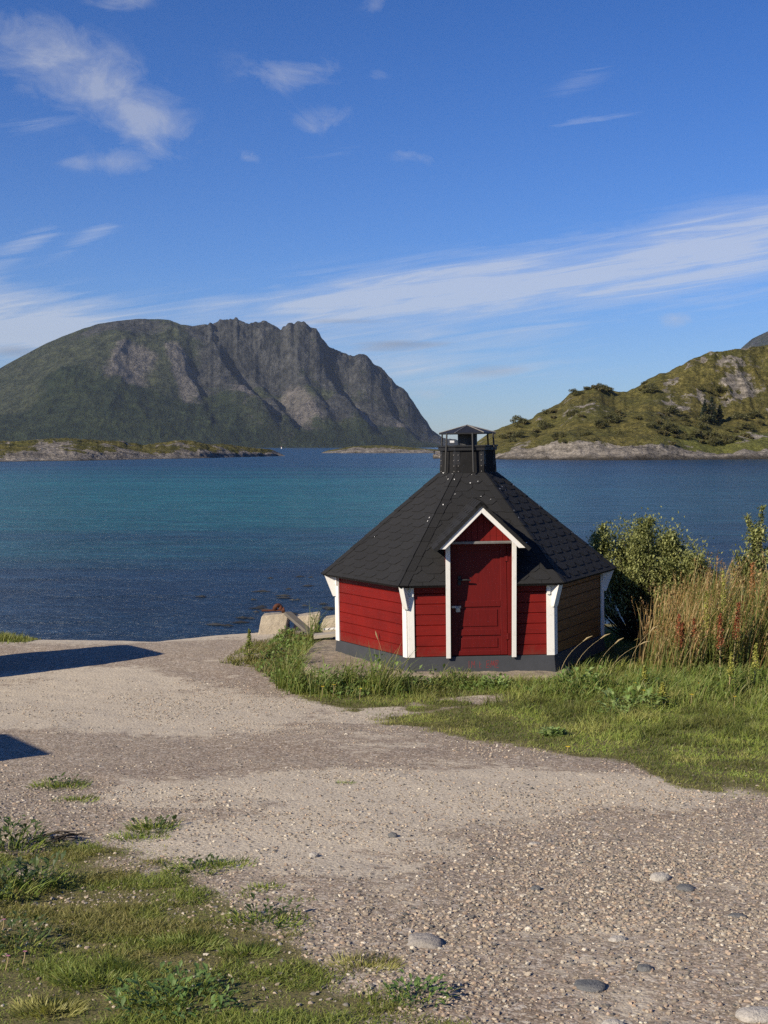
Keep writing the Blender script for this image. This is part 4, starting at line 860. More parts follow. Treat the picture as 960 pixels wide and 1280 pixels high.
# dark weeds at the near left edge
def weed_clump(name, seed, px, py, r, hh, nl, nb, pal, lab, ln=.07):
    p = ground_pt(px, py); parts = [leafy(seed, nl, r, ln, pal, hh), tuft(seed + 1, nb, r, hh * 1.3, GREEN)]; v, t, c = merge(parts); o = mesh_np(name, v, t, LEAF, cols=c); o.location = (p[0], p[1], gz(p[0], p[1])); return tag(o, lab, 'weed')
DK = [(.055, .085, .025), (.08, .115, .032), (.045, .07, .026)]
weed_clump('leafy_weed', 741, 12, 1062, .2, .16, 150, 120, DK, 'dark leafy weed at the left edge of the photo beside the dry twigs')
weed_clump('leafy_weed', 743, -8, 1120, .25, .15, 160, 160, DK, 'broad dark weed cut by the left edge below the dry twigs')
weed_clump('leafy_weed', 745, 48, 1105, .14, .14, 90, 80, DK, 'upright green weed right of the broad dark weed')
weed_clump('clover', 747, 10, 1185, .2, .10, 170, 60, DK, 'clump of clover leaves with pink heads at the left edge', .045)
weed_clump('leafy_weed', 749, 215, 1255, .25, .06, 260, 120, [(.08, .14, .035), (.11, .17, .05)], 'dark green creeping weed at the bottom edge left of centre', .05)
weed_clump('leafy_weed', 751, 520, 1246, .14, .06, 120, 60, [(.08, .14, .035), (.11, .17, .05)], 'dark creeping weed at the right tip of the near grass', .045)
# pale green rosette-like clumps in the near grass
for i, (px, py, r, hh, lab) in enumerate([(125, 1225, .2, .075, 'bright fresh green grass clump in the middle of the near grass'), (235, 1180, .16, .06, 'light green grass clump above the bright fresh one'), (310, 1190, .13, .055, 'yellowish grass clump right of the light green one'), (455, 1205, .16, .05, 'straw coloured clump near the right end of the near grass'), (60, 1262, .14, .06, 'pale clump in the bottom left corner')]):
    p = ground_pt(px, py); v, t, c = tuft(760 + i, 700, r, hh, [(.16, .215, .05), (.14, .185, .042), (.23, .24, .075)] if i < 3 else [(.33, .31, .11), (.26, .26, .085)], .005); o = mesh_np('grass_clump', v, t, GRASS, cols=c); o.location = (p[0], p[1], gz(p[0], p[1])); tag(o, lab, 'grass clump', 'clumps in the near grass')
# dry twigs at the left
rt = empty('dry_twigs', (*ground_pt(75, 1050), 0)); rt.location.z = gz(rt.location.x, rt.location.y); tag(rt, 'thin dry twigs lying on the dirt at the left', 'twigs')
b = MB(); gg = random.Random(3)
for q in range(9):
    a = R(25) + gg.uniform(-.35, .35); L = gg.uniform(.15, .34); x0, y0 = gg.uniform(-.12, .1), gg.uniform(-.08, .08); b.tube([(x0 - L / 2 * math.cos(a), y0 - L / 2 * math.sin(a), .015), (x0, y0, .03 + gg.random() * .02), (x0 + L / 2 * math.cos(a), y0 + L / 2 * math.sin(a), .02)], [.004, .005, .002], 5)
b.build('twig_bundle', BARK, rt)

# weeds along the slab and left of the hut
g = np.random.default_rng(31)
def weeds_d(x, y):
    a = np.exp(-((y - (15.4 + .12 * np.sin(x * 2))) / .48) ** 2) * (x > -1.6) * (x < 4.6) * (.35 + 1.2 * sstep(.42, .6, fbm(x * 1.6, y * 1.6, 3, 35)))
    a = a * (1 - .75 * np.exp(-((x - 1.55) / .35) ** 2)) + 1.0 * ((x > -2.6) & (x < -1.0) & weeds_left(x, y) & (in_lawn(x, y) > .25)) * (.3 + .9 * sstep(.4, .6, fbm(x * 2, y * 2, 3, 37)))
    return np.clip(np.where(not_hut(x, y, .03) & (in_lawn(x, y) > .1), a, 0), 0, 1)
x, y = scatter(60000, -2.7, 4.7, 14.2, 20.3, weeds_d, g); n = len(x); k = g.random(n) < .62; k &= x > -1.7
brn = (x < -1.15) & (y > 16.0)
P = np.stack([x, y, gz(x, y)], 1); hh = (.25 + 1.15 * sstep(.36, .62, fbm(x * 2.3, y * 2.3, 3, 36))) * (.12 + .30 * g.random(n) ** 1.2) * np.where(brn, .30, 1) * np.where(x > .42, .55, 1.15) * (.55 + .9 * fbm(x * 1.4, y * 1.4, 3, 39))
hh = np.where(y > 16.3, hh * .8, hh) * (1 + .35 * np.exp(-((x - .1) / .5) ** 2)) * 1.0
pal = colmix(g, n, [(.13, .19, .04), (.17, .22, .055), (.21, .23, .065), (.29, .26, .11)]); brown = colmix(g, n, [(.30, .22, .11), (.22, .165, .085), (.20, .19, .065)]); c1 = np.where(brn[:, None], brown, pal)
v1 = blades(P, hh, .006 + .006 * g.random(n), g.normal(0, .38, (n, 2)) + [.25, 0], colmix(g, n, GREEN) * .6, c1, 3, 5)
m_ = int(k.sum()); zz = P[k].copy(); zz[:, 2] += hh[k] * g.random(m_) * .8; D = g.normal(size=(m_, 3)); D[:, 2] = np.abs(D[:, 2]) * .7; D /= np.linalg.norm(D, axis=1)[:, None]; L = .035 + .06 * g.random(m_)
v2 = leaves(zz, D, L, L * .5, colmix(g, m_, [(.12, .20, .045), (.165, .24, .06), (.10, .165, .04)]), colmix(g, m_, [(.22, .28, .08)]))
v, t, c = merge([v1, v2]); tag(mesh_np('weeds', v, t, GRASS, cols=c), 'tangled green weeds along the front of the concrete slab', 'weeds', kind='stuff')
# grass rim on the bank at the far left
g = np.random.default_rng(33); n = 2500; x = g.uniform(-6.8, -5.45, n); y = 19.75 + g.normal(0, .22, n) ; P = np.stack([x, y, gz(x, y)], 1); hh = (.06 + .12 * g.random(n)) * np.clip((-5.35 - x) / .5, .25, 1)
v, t, c = blades(P, hh, .008 + .006 * g.random(n), g.normal(0, .4, (n, 2)), colmix(g, n, GREEN) * .7, colmix(g, n, [(.22, .25, .065), (.27, .25, .09)]), 2, 6); tag(mesh_np('bank_grass', v, t, GRASS, cols=c), 'fringe of grass on the bank top at the far left', 'grass', kind='stuff')
# tall meadow grass at the right
g = np.random.default_rng(34)
def tall_d(x, y):
    e = np.interp(y, [15.0, 16.0, 17.0, 18.5], [3.6, 3.3, 3.3, 3.8]); return np.where((x > e) & (y > 16.25 + .2 * np.sin(x * 3)), sstep(0, .35, x - e) * .95 + .05, 0)
x, y = scatter(12500, 2.9, 8.9, 15.9, 19.5, tall_d, g); n = len(x); ht = np.interp(x, [3.3, 3.8, 4.6, 5.4, 7], [.72, .95, 1.22, 1.42, 1.5]) * (.55 + .45 * g.random(n) ** .6) * np.where(y < 16.7, .72, 1) * (.55 + .9 * fbm(x * 2.2, y * 2.2, 3, 63))
P = np.stack([x, y, gz(x, y)], 1); drym = g.random(n) < np.interp(x, [3.3, 3.9, 4.4], [.55, .3, .1]) + .38 * sstep(.42, .58, fbm(x * 1.7, y * 1.7, 3, 65))
TAN = [(.42, .30, .13), (.34, .235, .10), (.50, .39, .20), (.36, .20, .09)]; OLV = [(.15, .18, .05), (.20, .205, .06), (.12, .145, .042)]
c1 = np.where(drym[:, None], colmix(g, n, TAN), colmix(g, n, OLV)); c0 = np.where(drym[:, None], colmix(g, n, TAN) * .65, colmix(g, n, GREEN) * .7)
ln_ = g.normal(0, .13, (n, 2)) + [.16, 0]; v1 = blades(P, ht, .006 + .006 * g.random(n), ln_, c0, c1, 4, 7)
k = (g.random(n) < .22); m_ = int(k.sum()); tips = P[k] + np.concatenate([ln_[k] * ht[k, None], (ht[k] * (1 - .22 * np.hypot(*ln_[k].T)))[:, None]], 1)
heads = []
for q in range(9):   # seed heads: short spikelets round the stem top
    fq = q / 9; pt = tips.copy(); pt[:, 2] -= fq * .16; pt[:, :2] -= ln_[k] * fq * .2; D = g.normal(size=(m_, 3)) * [1, 1, .3]; D[:, 2] = np.abs(D[:, 2]) + .9; D /= np.linalg.norm(D, axis=1)[:, None]; L = .03 + .035 * g.random(m_)
    heads.append(leaves(pt, D, L, L * .35, colmix(g, m_, TAN) * .9, colmix(g, m_, TAN) * 1.15))
lf = g.random(n) < .5; m2 = int(lf.sum()); zz = P[lf].copy(); zz[:, 2] += ht[lf] * g.random(m2) * .6; D = g.normal(size=(m2, 3)); D[:, 2] = np.abs(D[:, 2]); D /= np.linalg.norm(D, axis=1)[:, None]; L = .06 + .10 * g.random(m2)
heads.append(leaves(zz, D, L, L * .25, colmix(g, m2, OLV), colmix(g, m2, TAN) * .8))
v, t, c = merge([v1] + heads); tag(mesh_np('meadow_grass', v, t, GRASS, cols=c), 'tall dry meadow grass with seed heads at the right', 'grass', kind='stuff')
# long green grass in front of it
g = np.random.default_rng(35)
x, y = scatter(34000, 1.4, 8.9, 13.2, 17.0, lambda x, y: np.where(not_hut(x, y, .02), np.exp(-((y - (15.5 - .12 * (x - 3))) / .95) ** 2) * sstep(1.3, 2.6, x) * (.25 + 1.1 * sstep(.4, .62, fbm(x * 1.8, y * 1.8, 3, 47))), 0), g); n = len(x)
P = np.stack([x, y, gz(x, y)], 1); hh = (.09 + .20 * g.random(n) ** 1.4) * np.interp(x, [1.5, 2.8, 4.5], [.7, .9, 1.1])
v, t, c = blades(P, hh, .006 + .006 * g.random(n), g.normal(0, .33, (n, 2)) + [.28, 0], colmix(g, n, GREEN) * .6, colmix(g, n, [(.19, .27, .055), (.25, .30, .08), (.145, .215, .045), (.30, .28, .11)]), 3, 8)
tag(mesh_np('long_grass', v, t, GRASS, cols=c), 'long fresh green grass below the dry meadow', 'grass', kind='stuff')
# single bent straw stalks before the hut's shaded side and corner
g = random.Random(9)
def stalk(px, py, h, bend, lab):
    p = ground_pt(px, py); rt = empty('straw_stalk', (p[0], p[1], gz(p[0], p[1]) - .02)); pts = [(bend * h * (t ** 2), 0, h * (t - .18 * bend * t * t)) for t in np.linspace(0, 1, 8)]
    b = MB(); b.tube(pts, [.0042 - .0004 * i for i in range(8)], 5); b.build('stem', STRAW, rt); b = MB(); e = pts[-1]; q = pts[-2]; d = (np.array(e) - q); d /= np.linalg.norm(d)
    b.tube([np.array(e) - d * .02, np.array(e) + d * .05, np.array(e) + d * .12 + np.array([.01, 0, -.015])], [.004, .011, .002], 6); b.build('seed_head', STRAW, rt); tag(rt, lab, 'grass stalk', 'straw stalks before the hut')
STRAW = simple('straw', (.36, .28, .15), (.26, .20, .10), 30, .8)
for i, (px, py, h, bd, lab) in enumerate([(700, 848, .55, .55, 'arching straw stalk just right of the right front corner board'), (716, 849, .6, .6, 'second arching straw stalk right of the right front corner board'), (745, 846, .5, .5, 'straw stalk in the hut shadow, third from the corner board'), (762, 845, .5, .8, 'low drooping straw stalk in the hut shadow by the far right corner'), (786, 842, .62, .45, 'straw stalk at the left edge of the dry meadow'),
                                           (655, 846, .33, .25, 'thin short stalk below the right part of the front wall'), (520, 842, .55, .35, 'feathery stalk in front of the left front corner board'), (500, 840, .45, .2, 'upright stalk before the left red wall'), (480, 838, .42, -.2, 'stalk leaning left before the left red wall'), (533, 842, .5, .55, 'stalk bending right before the left part of the front wall')]): stalk(px, py, h, bd, lab)
# spiked plants
def spike_plant(name, seed, h, pal, leafpal, n=260, rad=.045, leafn=40):
    g = np.random.default_rng(seed); rt = empty(name); b = MB(); lean = g.normal(0, .05, 2); b.tube([(lean[0] * t * h, lean[1] * t * h, h * t) for t in np.linspace(0, 1, 6)], [.008, .007, .006, .005, .004, .002], 6); b.build('stem', STRAW, rt)
    t = .48 + .52 * g.random(n); r_ = rad * (1.15 - t) / .6 * g.random(n) ** .5; a = g.random(n) * 6.283; P = np.stack([lean[0] * t * h + np.cos(a) * r_, lean[1] * t * h + np.sin(a) * r_, t * h], 1); D = g.normal(size=(n, 3)); D[:, 2] += .8; D /= np.linalg.norm(D, axis=1)[:, None]; L = .016 + .02 * g.random(n)
    v, tt, c = leaves(P, D, L, L * .8, colmix(g, n, pal), colmix(g, n, pal)); mesh_np('flower_spike', v, tt, LEAF, rt, c)
    t = .05 + .5 * g.random(leafn); a = g.random(leafn) * 6.283; P = np.stack([lean[0] * t * h, lean[1] * t * h, t * h], 1); D = np.stack([np.cos(a), np.sin(a), .4 + 0 * a], 1); D /= np.linalg.norm(D, axis=1)[:, None]; L = (.07 + .09 * g.random(leafn)) * (1.2 - t)
    v, tt, c = leaves(P, D, L, L * .3, colmix(g, leafn, leafpal), colmix(g, leafn, leafpal) * 1.2); mesh_np('leaf', v, tt, LEAF, rt, c); return rt
REDS = [(.27, .075, .036), (.21, .06, .03), (.33, .13, .06)]; YG = [(.33, .33, .075), (.27, .29, .065), (.40, .37, .10)]
for i, (px, py, h, lab) in enumerate([(845, 846, .78, 'rust red dock spike at the left front of the dry meadow'), (869, 843, .72, 'second rust red dock spike right of the first in the meadow'), (928, 832, .98, 'rust red dock in the meadow below the right-hand bush'), (940, 826, 1.36, 'tall red brown dock standing before the right-hand bush'), (957, 826, 1.34, 'tall red brown dock cut by the right edge of the photo'), (900, 846, .8, 'rusty dock in the front of the meadow right of the yellow green spike'), (915, 844, .95, 'slim rusty dock between the mullein spike and the right edge'), (850, 843, .66, 'short dock close behind the first red spike')]):
    p = ground_pt(px, py); o = spike_plant('dock_plant', 800 + i, h, REDS if i not in (3, 4) else [(.42, .19, .075), (.34, .14, .055)], OLV, 420, .05 if i not in (3, 4) else .075); o.location = (p[0], p[1], gz(p[0], p[1])); tag(o, lab, 'dock', 'red docks in the meadow')
for i, (px, py, h, lab) in enumerate([(880, 838, 1.05, 'yellow green flowering spike in the middle of the dry meadow'), (905, 832, 1.3, 'tall yellow green spike behind the middle of the meadow'), (911, 868, .5, 'pale green mullein spike standing in the long grass'), (943, 862, .55, 'pale spike in the long grass near the right edge'), (807, 866, .32, 'small pale spike in the long grass left of the docks'), (829, 884, .26, 'lowest pale spike at the front of the long grass'), (311, 826, .42, 'upright green mugwort left of the slab before the water')]):
    p = ground_pt(px, py); o = spike_plant('spike_plant', 820 + i, h, YG if i < 6 else [(.18, .22, .055), (.24, .27, .075)], GREEN, 330, .04, 60); o.location = (p[0], p[1], gz(p[0], p[1])); tag(o, lab, 'wild plant', 'green spiked wild plants')
# broad-leaved weeds in the lawn
for i, (px, py, r, hh, lab) in enumerate([(785, 885, .3, .16, 'broad leaved dock rosette in the lawn below the meadow'), (770, 893, .16, .08, 'flat pale leaf rosette left of the big rosette'), (720, 862, .3, .2, 'large coarse leaves at the right end of the weed strip'), (455, 850, .25, .22, 'leafy green weed at the left front of the slab'), (620, 862, .2, .12, 'low leafy weed before the door'), (395, 852, .22, .16, 'pale green leafy weed left of the slab end'), (515, 862, .28, .24, 'dense leafy weed before the left front corner board'), (690, 918, .1, .04, 'small rosette in the open lawn')]):
    p = ground_pt(px, py); v, t, c = leafy(850 + i, 90, r, .14 if i in (0, 2) else .09, [(.13, .20, .05), (.17, .25, .07), (.22, .28, .10)], hh); o = mesh_np('leafy_weed', v, t, LEAF, cols=c); o.location = (p[0], p[1], gz(p[0], p[1])); tag(o, lab, 'weed', 'leafy weeds by the lawn')
# yellow and pink flowers
YEL = simple('yellow_petals', (.65, .48, .02), (.6, .4, .02), 40, .7); PINK = simple('pink_petals', (.42, .16, .25), (.36, .14, .22), 40, .7)
def flower(name, px, py, h, m_, r_, lab, grp):
    p = ground_pt(px, py); rt = empty(name, (p[0], p[1], gz(p[0], p[1]))); b = MB(); b.tube([(0, 0, 0), (.01, 0, h * .6), (.012, 0, h)], .003, 5); b.build('stem', STRAW, rt); b = MB()
    for k in range(9): a = k * .698; b.poly([(.012, 0, h + .003), (.012 + math.cos(a - .25) * r_, math.sin(a - .25) * r_, h + r_ * .35), (.012 + math.cos(a) * r_ * 1.25, math.sin(a) * r_ * 1.25, h + r_ * .5), (.012 + math.cos(a + .25) * r_, math.sin(a + .25) * r_, h + r_ * .35)])
    b.build('petals', m_, rt); tag(rt, lab, 'flower', grp)
for i, (px, py, lab) in enumerate([(402, 873, 'yellow flower at the left tip of the lawn'), (416, 871, 'yellow flower right of the tip flower left of the slab'), (449, 876, 'lone yellow flower before the left red wall'), (792, 868, 'yellow flower above the broad leaved rosette'), (803, 878, 'yellow flower right of the broad leaved rosette'), (863, 884, 'yellow flower in the long grass below the docks'), (873, 868, 'yellow flower higher in the long grass below the docks'), (917, 886, 'orange yellow flower at the foot of the mullein spike'), (708, 940, 'yellow flower in the open lawn near the path')]):
    flower('yellow_flower', px, py, .14 if py < 900 else .05, YEL, .018, lab, 'yellow flowers in the grass')
for i, (px, py, lab) in enumerate([(2, 1165, 'pink clover head nearest the left edge, highest'), (28, 1206, 'pink clover head right of the others by the left edge'), (7, 1212, 'pink clover head lowest at the left edge')]): flower('clover_flower', px, py, .06, PINK, .008, lab, 'pink clover heads')

# bushes
def bush(name, loc, w, h, nclump, nleaf, size, pal0, pal1, seed, skew=0):
    g = random.Random(seed); rt = empty(name, loc); b = MB(); tips = []
    for k in range(nclump):
        a = g.uniform(0, 6.283); rr_ = g.random() ** .6; e = np.array([math.cos(a) * rr_ * w / 2 + skew * .1, math.sin(a) * rr_ * w / 2 * .8, h * (.25 + .72 * g.random() ** .75 * math.sqrt(max(.05, 1 - rr_ ** 2.2 * .75)))]); tips.append(e)
        st = np.array([e[0] * .2, e[1] * .2, -.05]); mid = st * .45 + e * .55 + np.array([g.uniform(-.06, .06), g.uniform(-.06, .06), -.04]); b.tube([st, mid, e], [.018, .011, .004], 5)
    for k in range(int(nclump * .3)):
        e = tips[g.randrange(len(tips))] ; d = np.array([g.uniform(-.12, .12), g.uniform(-.1, .1), g.uniform(.12, .3)]); b.tube([e, e + d], [.005, .002], 4)
        for q in range(3): tips.append(e + d * (q + 1) / 3)
    b.build('branches', BARK, rt); gg = np.random.default_rng(seed); tips = np.array(tips); n = nleaf; k = gg.integers(0, len(tips), n); sp = np.where(k[:, None] < nclump, w * .062, w * .02)
    P = tips[k] + gg.normal(size=(n, 3)) * sp; P[:, 2] = np.maximum(P[:, 2], .03); D = gg.normal(size=(n, 3)); D[:, 2] += .35; D /= np.linalg.norm(D, axis=1)[:, None]; L = size * (.6 + .8 * gg.random(n))
    tt = np.clip(.45 * gg.random(n) + .55 * _hash(k, k * 0, seed), 0, 1)[:, None]; c0 = np.array(pal0) * (1 - tt) + np.array(pal1) * tt; v, t, c = leaves(P, D, L, L * .5, c0, c0 * 1.15, .3, .1); mesh_np('foliage', v, t, LEAF, rt, c); return rt
for (lab, px, Yb, w, h, nc, nl, sd) in [('olive willow bush behind the right side of the hut', 808, 19.6, 2.0, 1.80, 230, 42000, 61), ('lower right shoulder of willow leaning toward the meadow', 853, 19.3, 1.05, 1.36, 80, 11000, 62), ('leafy bush rising above the dry meadow at the right edge', 957, 18.6, .95, 1.85, 80, 11000, 63)]:
    x = (px - 480) / F * Yb; o = bush('willow_bush', (x, Yb, gz(x, Yb)), w, h, nc, nl, .05, (.065, .085, .024), (.36, .37, .14), sd); tag(o, lab, 'bush')

# ------------------------------------------------------------------ stones and gravel
def ico():
    t = (1 + 5 ** .5) / 2; v = np.array([(-1, t, 0), (1, t, 0), (-1, -t, 0), (1, -t, 0), (0, -1, t), (0, 1, t), (0, -1, -t), (0, 1, -t), (t, 0, -1), (t, 0, 1), (-t, 0, -1), (-t, 0, 1)], float); v /= np.linalg.norm(v[0])
    f = np.array([(0, 11, 5), (0, 5, 1), (0, 1, 7), (0, 7, 10), (0, 10, 11), (1, 5, 9), (5, 11, 4), (11, 10, 2), (10, 7, 6), (7, 1, 8), (3, 9, 4), (3, 4, 2), (3, 2, 6), (3, 6, 8), (3, 8, 9), (4, 9, 5), (2, 4, 11), (6, 2, 10), (8, 6, 7), (9, 8, 1)]); return v, f
IV, IF = ico()
def gravel(n, x0, x1, y0, y1, dens, smin, smax, seed, power=2.5):
    g = np.random.default_rng(seed); x, y = scatter(n, x0, x1, y0, y1, dens, g); n = len(x); s = smin + (smax - smin) * g.random(n) ** power
    sc = np.stack([s * (.8 + .6 * g.random(n)), s * (.7 + .5 * g.random(n)), s * (.45 + .35 * g.random(n))], 1) * .5; a = g.random(n) * 6.283; jit = 1 + .75 * (g.random((n, 12, 1)) - .5)
    p = IV[None] * jit * sc[:, None, :]; ca, sa = np.cos(a)[:, None], np.sin(a)[:, None]; q = np.stack([p[..., 0] * ca - p[..., 1] * sa, p[..., 0] * sa + p[..., 1] * ca, p[..., 2]], -1)
    q += np.stack([x, y, gz(x, y) + sc[:, 2] * .35], 1)[:, None]; T = (np.arange(n)[:, None, None] * 12 + IF[None]).reshape(-1, 3)
    pal = np.array([(.38, .315, .24), (.46, .39, .30), (.46, .355, .265), (.29, .25, .20), (.60, .54, .44), (.18, .165, .145), (.35, .26, .19), (.11, .108, .10)]); pr = np.array([.2, .18, .14, .16, .1, .1, .08, .04]); c = pal[g.choice(len(pal), n, p=pr)] * (.8 + .4 * g.random((n, 1))); return q.reshape(-1, 3), T, np.repeat(c, 12, 0)
def coarse(x, y):
    e = np.abs(x) < .32 * y + 1.8; z = sstep(.40, .60, fbm(x * 1.1 + 2, y * 1.1, 4, 57)); nearr = np.clip(1.25 - (y - 5.0) / 4.5, 0, 1); r_ = sstep(-.6, 1.2, x + .35 * (6 - y)); return np.where(e, (.32 + .68 * z) * nearr * (.35 + .65 * r_) * (1 - .9 * (in_lawn(x, y) > .15)) * (1 - .75 * (in_fore(x, y) > .4)), 0)
parts = [gravel(260000, -4.4, 4.9, 4.2, 10.5, coarse, .005, .026, 91, 3.2), gravel(140000, -6.6, 6.6, 6.0, 16, lambda x, y: np.where((np.abs(x) < .32 * y + 1.8) & (in_lawn(x, y) < .2), .15 + .7 * sstep(.45, .62, fbm(x * .9, y * .9, 4, 59)), 0), .006, .022, 92, 3)]
v, t, c = merge(parts); tag(mesh_np('gravel', v, t, PEBBLE, cols=c), 'loose crushed gravel over the yard', 'gravel', kind='stuff')
def stone(px, py, sx, sy, sz, m_, seed, lab, sink=.35):
    p = ground_pt(px, py); o = bpy.data.objects.new('stone', None); me = bpy.data.meshes.new('stone'); import bmesh; bm = bmesh.new(); bmesh.ops.create_icosphere(bm, subdivisions=4, radius=1); g = np.random.default_rng(seed)
    co = np.array([v.co[:] for v in bm.verts]); nrm = 1 + .35 * (fbm(co[:, 0] * 1.3 + seed, co[:, 1] * 1.3 + co[:, 2], 3, seed) - .5) + .10 * (fbm(co[:, 0] * 4 + seed, co[:, 1] * 4 + co[:, 2] * 3, 3, seed + 5) - .5); co = co * nrm[:, None]; co = np.sign(co) * np.abs(co) ** .9 * np.array([sx, sy, sz])
    for v_, c_ in zip(bm.verts, co): v_.co = c_
    bm.to_mesh(me); bm.free(); me.materials.append(m_)
    for pl in me.polygons: pl.use_smooth = True
    o = bpy.data.objects.new('stone', me); link(o); o.location = (p[0], p[1], gz(p[0], p[1]) + sz * (1 - 2 * sink) * .5); o.rotation_euler.z = g.uniform(-.3, .3); return tag(o, lab, 'stone', 'bigger stones in the gravel')
for i, a in enumerate([(531, 1178, .088, .065, .034, GREYSTONE, 'rounded grey stone at the lower middle, largest of the stones'), (825, 1098, .055, .05, .028, LIGHTSTONE, 'pale flat stone at the right of the gravel'), (857, 1111, .05, .05, .020, DARKSTONE, 'dark flat stone just right of the pale flat stone'), (737, 1232, .065, .06, .018, DARKSTONE, 'dark half buried stone near the bottom right'), (806, 1211, .035, .03, .02, DARKSTONE, 'small dark stone above the bottom right gravel'), (772, 1174, .045, .025, .016, LIGHTSTONE, 'narrow pale chip in the middle of the gravel'),
                          (392, 1070, .028, .025, .022, LIGHTSTONE, 'small pale stone beside the end of the near grass tongue'), (491, 1047, .03, .025, .022, DARKSTONE, 'small dark stone on the left of the coarse gravel'), (670, 1112, .03, .022, .02, DARKSTONE, 'small black stone in the centre of the gravel'), (668, 1056, .035, .02, .012, LIGHTSTONE, 'pale chip at the upper edge of the coarse gravel'), (922, 1145, .045, .03, .014, DARKSTONE, 'flat grey stone near the right edge'), (950, 1272, .09, .06, .03, LIGHTSTONE, 'pale stone cut by the bottom right corner'), (765, 1285, .05, .04, .03, LIGHTSTONE, 'pale stone at the bottom edge right of the middle')]):
    stone(*a[:6], 900 + i, a[6])
# seaweed drifting by the shore
g = np.random.default_rng(71); V_, T_, C_ = [], [], []; o_ = 0
for (px, py, ln, wd) in [(300, 775, 1.6, .5), (330, 748, 2.2, .4), (355, 735, 3.2, .35), (385, 742, 2.4, .4), (400, 755, 1.8, .6), (420, 765, 1.8, .5), (270, 782, 1.4, .4), (310, 760, 1.5, .35), (365, 722, 2.6, .3), (320, 768, 1.6, .35), (390, 768, 1.6, .5)]:
    d = ray(px, py); k = (SEA - EYE) / d[2]; cx_, cy_ = d[0] * k, d[1] * k
    for q in range(3):
        x0, y0 = cx_ + g.normal(0, ln * .4), cy_ + g.normal(0, wd * 1.2); n = 9; rr_ = (.05 + .10 * g.random() ** 2) * np.array([2.2, .9]); a = np.linspace(0, 6.283, n, endpoint=False); j = .5 + .7 * g.random(n)
        ring_ = np.stack([x0 + np.cos(a) * rr_[0] * j, y0 + np.sin(a) * rr_[1] * j, np.full(n, SEA + .012)], 1); V_.append(np.concatenate([ring_, [[x0, y0, SEA + .05]]])); T_.append(np.array([(i, (i + 1) % n, n) for i in range(n)]) + o_); C_.append(np.tile(np.array([(.03, .032, .03)]) * (.5 + g.random()), (n + 1, 1))); o_ += n + 1
tag(mesh_np('seaweed', np.concatenate(V_), np.concatenate(T_), m_tint('seaweed', .5), cols=np.concatenate(C_)), 'brown seaweed floating along the near shore', 'seaweed', kind='stuff')

# ------------------------------------------------------------------ two parked estate cars just outside the left edge; their shadows reach the yard
def car():
    rt = empty('parked_car'); L, W, H = 4.3, 1.72, 1.88
    side = [(0, .38), (.02, .75), (.10, .98), (.13, 1.04), (.19, H - .14), (.32, H), (2.35, H - .01), (2.62, H - .10), (3.25, 1.06), (3.95, .93), (4.2, .80), (4.28, .60), (4.28, .32), (3.78, .28), (3.72, .5), (3.5, .62), (3.28, .5), (3.22, .28), (1.12, .28), (1.06, .5), (.84, .62), (.62, .5), (.56, .28), (.1, .28)]
    def hw_(z): return W / 2 - max(0, z - .95) * .22 - max(0, .5 - z) * .06
    b = MB(); b.prism([(x - L / 2, -hw_(z), z) for x, z in side], [(x - L / 2, hw_(z), z) for x, z in side]); b.build('body', CARPAINT, rt, bevel=.03)
    for sg in (-1, 1):
        for wp in ([(.33, 1.10), (.40, H - .17), (1.35, H - .14), (1.35, 1.10)], [(1.43, 1.10), (1.43, H - .14), (2.32, H - .15), (2.56, H - .22), (3.02, 1.10)]):
            b = MB(); b.prism([(x - L / 2, sg * (hw_(z) + .004), z) for x, z in wp], [(x - L / 2, sg * (hw_(z) - .02), z) for x, z in wp]); b.build('side_window', CARGLASS, rt)
        for xw in (.84, 3.5):
            b = MB(); b.tube([(xw - L / 2, sg * (W / 2 - .2), .31), (xw - L / 2, sg * (W / 2 - .01), .31)], .31, 24); w_ = b.build('wheel', RUBBER, rt, bevel=.02); b = MB(); b.tube([(xw - L / 2, sg * (W / 2 - .05), .31), (xw - L / 2, sg * (W / 2 + .002), .31)], .2, 18); b.build('rim', STEEL, w_, bevel=.01)
        b = MB(); b.box(.02 - L / 2, .12 - L / 2, min(sg * .62, sg * .80), max(sg * .62, sg * .80), .72, .95); b.build('tail_lamp', LAMP, rt, bevel=.01)
        b = MB(); b.box(2.72 - L / 2, 2.86 - L / 2, min(sg * .86, sg * 1.02), max(sg * .86, sg * 1.02), 1.0, 1.13); b.build('mirror', CARPAINT, rt, bevel=.03)
    b = MB(); b.hexa([(x - L / 2, y, z) for z, q in ((1.10, .118), (H - .19, .165)) for x, y in ((q, -.62), (q, .62), (q + .04, .62), (q + .04, -.62))]); b.build('rear_window', CARGLASS, rt)
    b = MB(); b.hexa([(x - L / 2, y, z) for z, q in ((1.12, 3.205), (H - .16, 2.700)) for x, y in ((q + .012, -.62), (q + .012, .62), (q - .03, .62), (q - .03, -.62))]); b.build('windscreen', CARGLASS, rt)
    return rt
c1_ = car(); ang = math.atan2(-.62, -.78); tail = np.array([math.cos(ang), math.sin(ang)]); side_v = np.array([-tail[1], tail[0]])
def park(o, corner, lab):
    ctr = np.array(corner) + tail * (2.15 - .30); nrm = np.array([-.62, .78]); ctr = ctr + nrm * .66; o.location = (ctr[0], ctr[1], gz(ctr[0], ctr[1]) - .0); o.rotation_euler.z = ang; tag(o, lab, 'car', 'cars parked left of the yard')
def roof_corner(px, py):
    p = ground_pt(px, py); h = 1.88
    for _ in range(6): q = p + np.array([SUN[0], SUN[1]]) * h / SUN[2]; h = 1.88 + gz(q[0], q[1]) - gz(p[0], p[1])
    return q
park(c1_, roof_corner(208, 818), 'grey estate car parked outside the left edge, casting the longer shadow')
